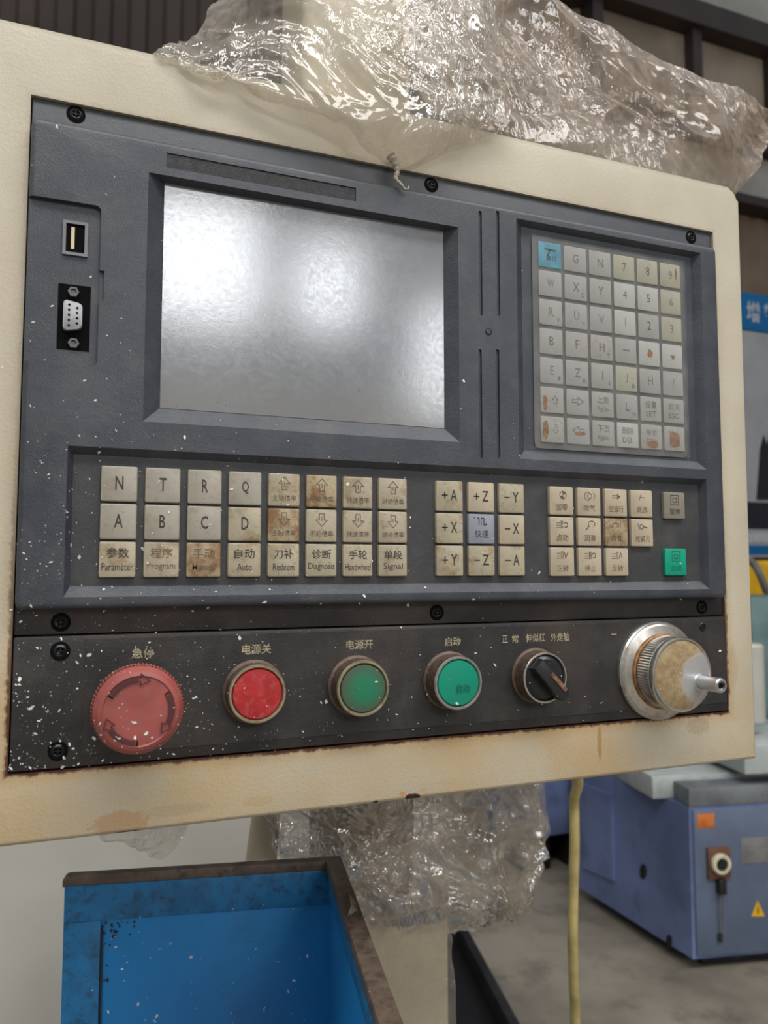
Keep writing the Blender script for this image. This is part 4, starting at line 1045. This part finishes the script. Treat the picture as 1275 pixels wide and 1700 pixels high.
# ================================================================== lathe, yellow machine, sign
def build_back():
    c0 = G(1152, 1617); c1 = G(1275, 1606)          # front foot line
    d = Vector((c1.x - c0.x, c1.y - c0.y, 0)).normalized(); rz = math.atan2(d.y, d.x)
    lt = empty('lathe', (c0.x, c0.y, 0), 'blue-violet lathe base with pale green bed and rotary isolator switch', 'lathe', rotz=rz)
    inv = Matrix.Rotation(-rz, 3, 'Z')
    def loc(p): return inv @ (Vector(p) - Vector((c0.x, c0.y, 0)))
    def front(px, py, y=0.0):                       # photo point on the cabinet's front plane
        o = loc(cam.location); r = inv @ ray(px, py); t = (y - o.y) / r.y; return o + r * t
    def part(name, bm, m, parent=lt, smooth=True, label=None):
        me = finish(bm)
        if smooth: smooth_me(me)
        o = bpy.data.objects.new(name, me); COL.objects.link(o); o.parent = parent; me.materials.append(M[m] if isinstance(m, str) else m)
        if label: o['label'] = label
        return o
    zt = front(1148, 1340).z; W = 1.7
    dl = loc(G(962, 1492)); depth = max(.6, dl.y)
    zb = .045
    part('cabinet_door', newbox(.012, W, -.004, .02, zb + .01, zt - .01, bev=.003), 'lathe_front')
    # side panel is a slightly splayed slab following the foot line seen on the left
    sx = dl.x / dl.y
    bm = bmesh.new()
    prof = [(0.0, 0.0), (W, 0.0), (W, depth), (sx * depth, depth)]
    A = [bm.verts.new((x, y + .004, zb)) for x, y in prof]; B = [bm.verts.new((x, y + .004, zt)) for x, y in prof]
    for i in range(4): bm.faces.new((A[i], A[(i + 1) % 4], B[(i + 1) % 4], B[i]))
    bm.faces.new(A[::-1]); bm.faces.new(B)
    part('base_cabinet', bm, 'lathe_side', smooth=False)
    part('plinth', newbox(.06, W - .05, .05, depth - .05, 0, zb), 'black')
    # side panel relief: raised pressing, holes, foot notch
    def side(px, py, off=.002):
        o = loc(cam.location); r = inv @ ray(px, py); nn = Vector((depth, -sx * depth, 0)).normalized(); nn = -nn
        t = (nn.dot(Vector((0, .004, 0))) - nn.dot(o)) / nn.dot(r); return o + r * t + nn * off
    def quad(name, pts, m, off=.003):
        bm = bmesh.new(); nn = -Vector((depth, -sx * depth, 0)).normalized()
        f = [bm.verts.new(side(*p, off)) for p in pts]; g = [bm.verts.new(v.co - nn * (off + .004)) for v in f]; n = len(f)
        bm.faces.new(f); bm.faces.new(g[::-1])
        for i in range(n): bm.faces.new((f[i], g[i], g[(i + 1) % n], f[(i + 1) % n]))
        return part(name, bm, m, smooth=False)
    quad('pressed_panel', [(968, 1300), (1018, 1318), (1022, 1462), (972, 1440)], 'lathe_side', .012)
    for px, py, s in ((1068, 1447, 13), (1111, 1562, 11)):
        quad('side_hole', [(px + s * .45 * math.cos(a), py + s * math.sin(a)) for a in [k * math.pi / 5 for k in range(10)]], 'black', .002)
    quad('foot_notch', [(1091, 1582), (1128, 1608), (1136, 1616), (1092, 1618)], 'black', .002)
    # pale bed with ways on top
    z1 = front(1150, 1308).z
    part('bed_rail', newbox(.0, W, .0, .14, zt, front(1200, 1307).z, bev=.004), 'rail')
    yb = .10; part('bed', newbox(front(1083, 1300, yb).x, W, yb, depth * .8, zt, front(1200, 1284, yb).z, bev=.006), 'bed')
    zc = front(1240, 1262).z; x0 = front(1236, 1262).x
    part('tailstock_block', newbox(x0, x0 + .5, .0, .4, zc - .05, front(1240, 1236).z, bev=.006), 'bed')
    bm = bmesh.new(); q = front(1262, 1210); lathe(bm, [(0, 0), (.05, 0), (.052, front(1262, 1075).z - q.z - .01), (.045, front(1262, 1075).z - q.z), (0, front(1262, 1075).z - q.z)], 24, (q.x + .06, .14, q.z), 'Z')
    part('chuck_guard', bm, 'cover')
    q0, q1 = front(1236, 1068, .5), front(1310, 990, .5)
    part('headstock', newbox(q0.x, q0.x + .8, .45, .75, z1, q1.z, bev=.01), 'teal')
    # front door fittings
    def plate(name, x0, y0, x1, y1, m, t=.004, parent=lt, label=None):
        a, b = front(x0, y0), front(x1, y1); return part(name, newbox(min(a.x, b.x), max(a.x, b.x), -.004 - t, -.003, min(a.z, b.z), max(a.z, b.z), bev=.0008), m, parent, label=label)
    plate('warning_label', 1156, 1351, 1185, 1374, 'orange', .001, label='orange adhesive label')
    plate('rating_plate', 1228, 1391, 1285, 1430, 'mid_grey', .002)
    s = plate('isolator_switch', 1171, 1406, 1209, 1455, 'rust_plate', .012, label='brown isolator switch with cream ring')
    q = front(1190, 1430); bm = bmesh.new(); lathe(bm, [(.0, .014), (.034, .014), (.034, .026), (.030, .030), (.022, .030), (.020, .022), (0, .022)], 32, (q.x, -.004, q.z)); part('switch_ring', bm, 'cream_ring', s)
    bm = bmesh.new(); lathe(bm, [(.019, .022), (.016, .032), (0, .032)], 24, (q.x, -.004, q.z)); k_ = part('switch_knob', bm, 'black', s)
    a, b = front(1192, 1455), front(1194, 1480); bm = newbox(a.x - .013, a.x + .013, -.03, -.006, b.z, a.z, bev=.003); part('key_fob', bm, 'black', s)
    for dx, e in ((-.004, 1545), (.006, 1560)):
        e_ = front(1192, e); bm = bmesh.new(); tube(bm, [(a.x + dx, -.02, b.z), (a.x + dx * 1.2, -.014, (b.z + e_.z) / 2), (a.x + dx * .8, -.012, e_.z)], .0022, 8); part('hanging_wire', bm, 'mid_grey', s)
    e_ = front(1192, 1550); part('wire_tag', newbox(e_.x - .006, e_.x + .007, -.016, -.008, e_.z - .02, e_.z + .006, bev=.001), 'dark_metal', s)
    # hazard triangle
    t0 = [front(1256, 1494), front(1268, 1520), front(1246, 1520)]; bm = bmesh.new()
    prism(bm, [(p.x, p.z) for p in t0], -.0055, -.003); tri = part('hazard_triangle', bm, 'yellow', smooth=False)
    q = front(1256.5, 1511); bm = bmesh.new(); stroke(bm, [(q.x + .003, q.z + .012), (q.x - .003, q.z + .002), (q.x + .003, q.z), (q.x - .002, q.z - .010)], .003, -.0058); o = part('bolt_mark', bm, 'black', tri, smooth=False)
    q = front(1223, 1589); bm = bmesh.new(); lathe(bm, [(.0, 0), (.007, 0), (.006, .004), (0, .004)], 14, (q.x, -.004, q.z)); part('door_lock', bm, 'black')
    # second, darker machine further back beside the hose
    a = P(884, 1330, 2.6); b = P(985, 1330, 2.6)
    dm = empty('machine_pedestal', ((a.x + b.x) / 2, 2.9, 0), 'dark blue machine pedestal on black legs behind the yellow hose', 'machine')
    w = (b.x - a.x) / 2; zz = P(920, 1388, 2.6).z
    link('housing', smooth_me(finish(newbox(-w, w, -.3, .25, zz, zz + .75, bev=.01))), 'lathe_side', dm, WLOC[dm.name])
    for s in (-1, 1): link('leg', smooth_me(finish(newbox(s * w * .72 - .07, s * w * .72 + .07, -.26, .2, 0, zz, bev=.006))), 'black', dm, WLOC[dm.name])
    link('pipe', smooth_me(finish(tube(bmesh.new(), [(w * .25, -.33, zz + .7), (w * .25, -.33, zz), (w * .15, -.32, .02)], .016, 10))), 'mid_grey', dm, WLOC[dm.name])
    # yellow machine with a cable, beyond the lathe
    a, b = P(1238, 1003, 3.6), P(1238, 930, 3.6)
    ym = empty('yellow_machine', (a.x + .7, 4.0, 0), 'yellow machine with a dark cable, seen past the right edge of the panel', 'machine')
    link('hood', smooth_me(finish(newbox(-.7, 1.2, -.4, .4, a.z, b.z, bev=.04, seg=3))), 'yellow', ym, WLOC[ym.name])
    link('base', smooth_me(finish(newbox(-.66, 1.1, -.36, .36, 0, a.z, bev=.02))), 'teal', ym, WLOC[ym.name])
    c = [P(1236, 925, 3.1), P(1250, 935, 3.1), P(1262, 955, 3.08), P(1275, 985, 3.1), P(1300, 1010, 3.15)]
    bm = tube(bmesh.new(), [catmull(c, k / 20) for k in range(21)], .022, 10); link('cable', smooth_me(finish(bm)), 'mid_grey', ym, (0, 0, 0))
    # company sign and poster board on the wall
    sg = empty('wall_sign', (P(1240, 520, 6.3).x + 1.0, 6.3, P(1240, 552, 6.3).z), 'blue sign strip with white characters above the poster on the far wall', 'sign')
    zA, zB = P(1255, 490, 6.3).z, P(1255, 551, 6.3).z; x0 = P(1215, 520, 6.3).x
    link('board', finish(newbox(x0, x0 + 4.5, 6.27, 6.33, zB, zA)), 'sign_blue', sg, (0, 0, 0))
    xa = P(1236, 520, 6.27).x; h = (zA - zB)
    for i, ch in enumerate('增转数控机床'):
        bm = bmesh.new(); put_text(bm, ch, 0, 0, .20, .25, 0, .02); link('character', finish_flat(bm), 'white_print', sg, (xa + .13 + .27 * i, 6.266, (zA + zB) / 2))
    pb = empty('poster_board', (x0 + 2, 6.3, P(1255, 925, 6.3).z), 'grey poster board with dark machine picture under the blue sign', 'poster')
    zC = P(1255, 925, 6.3).z
    link('board', finish(newbox(x0, x0 + 4.5, 6.28, 6.33, zC, zB - .01)), 'poster', pb, (0, 0, 0))
    def pr(name, xa, xb, ya, yb, m):
        A, B = P(xa, ya, 6.275), P(xb, yb, 6.275); return link(name, finish(newbox(A.x, B.x, 6.272, 6.279, B.z, A.z)), m, pb, (0, 0, 0))
    pr('printed_band', 1216, 1420, 832, 882, 'poster_dark'); pr('printed_band', 1216, 1420, 905, 922, 'sign_blue'); pr('printed_band', 1216, 1420, 884, 903, 'white_print')
    bm = bmesh.new(); poly = [(1256, 830), (1262, 745), (1268, 722), (1274, 740), (1278, 715), (1292, 720), (1310, 760), (1330, 830)]
    q = [P(x, y, 6.274) for x, y in poly]; prism(bm, [(p.x, p.z) for p in q], 6.271, 6.279); link('machine_picture', finish(bm), 'poster_dark', pb, (0, 0, 0))
build_back()
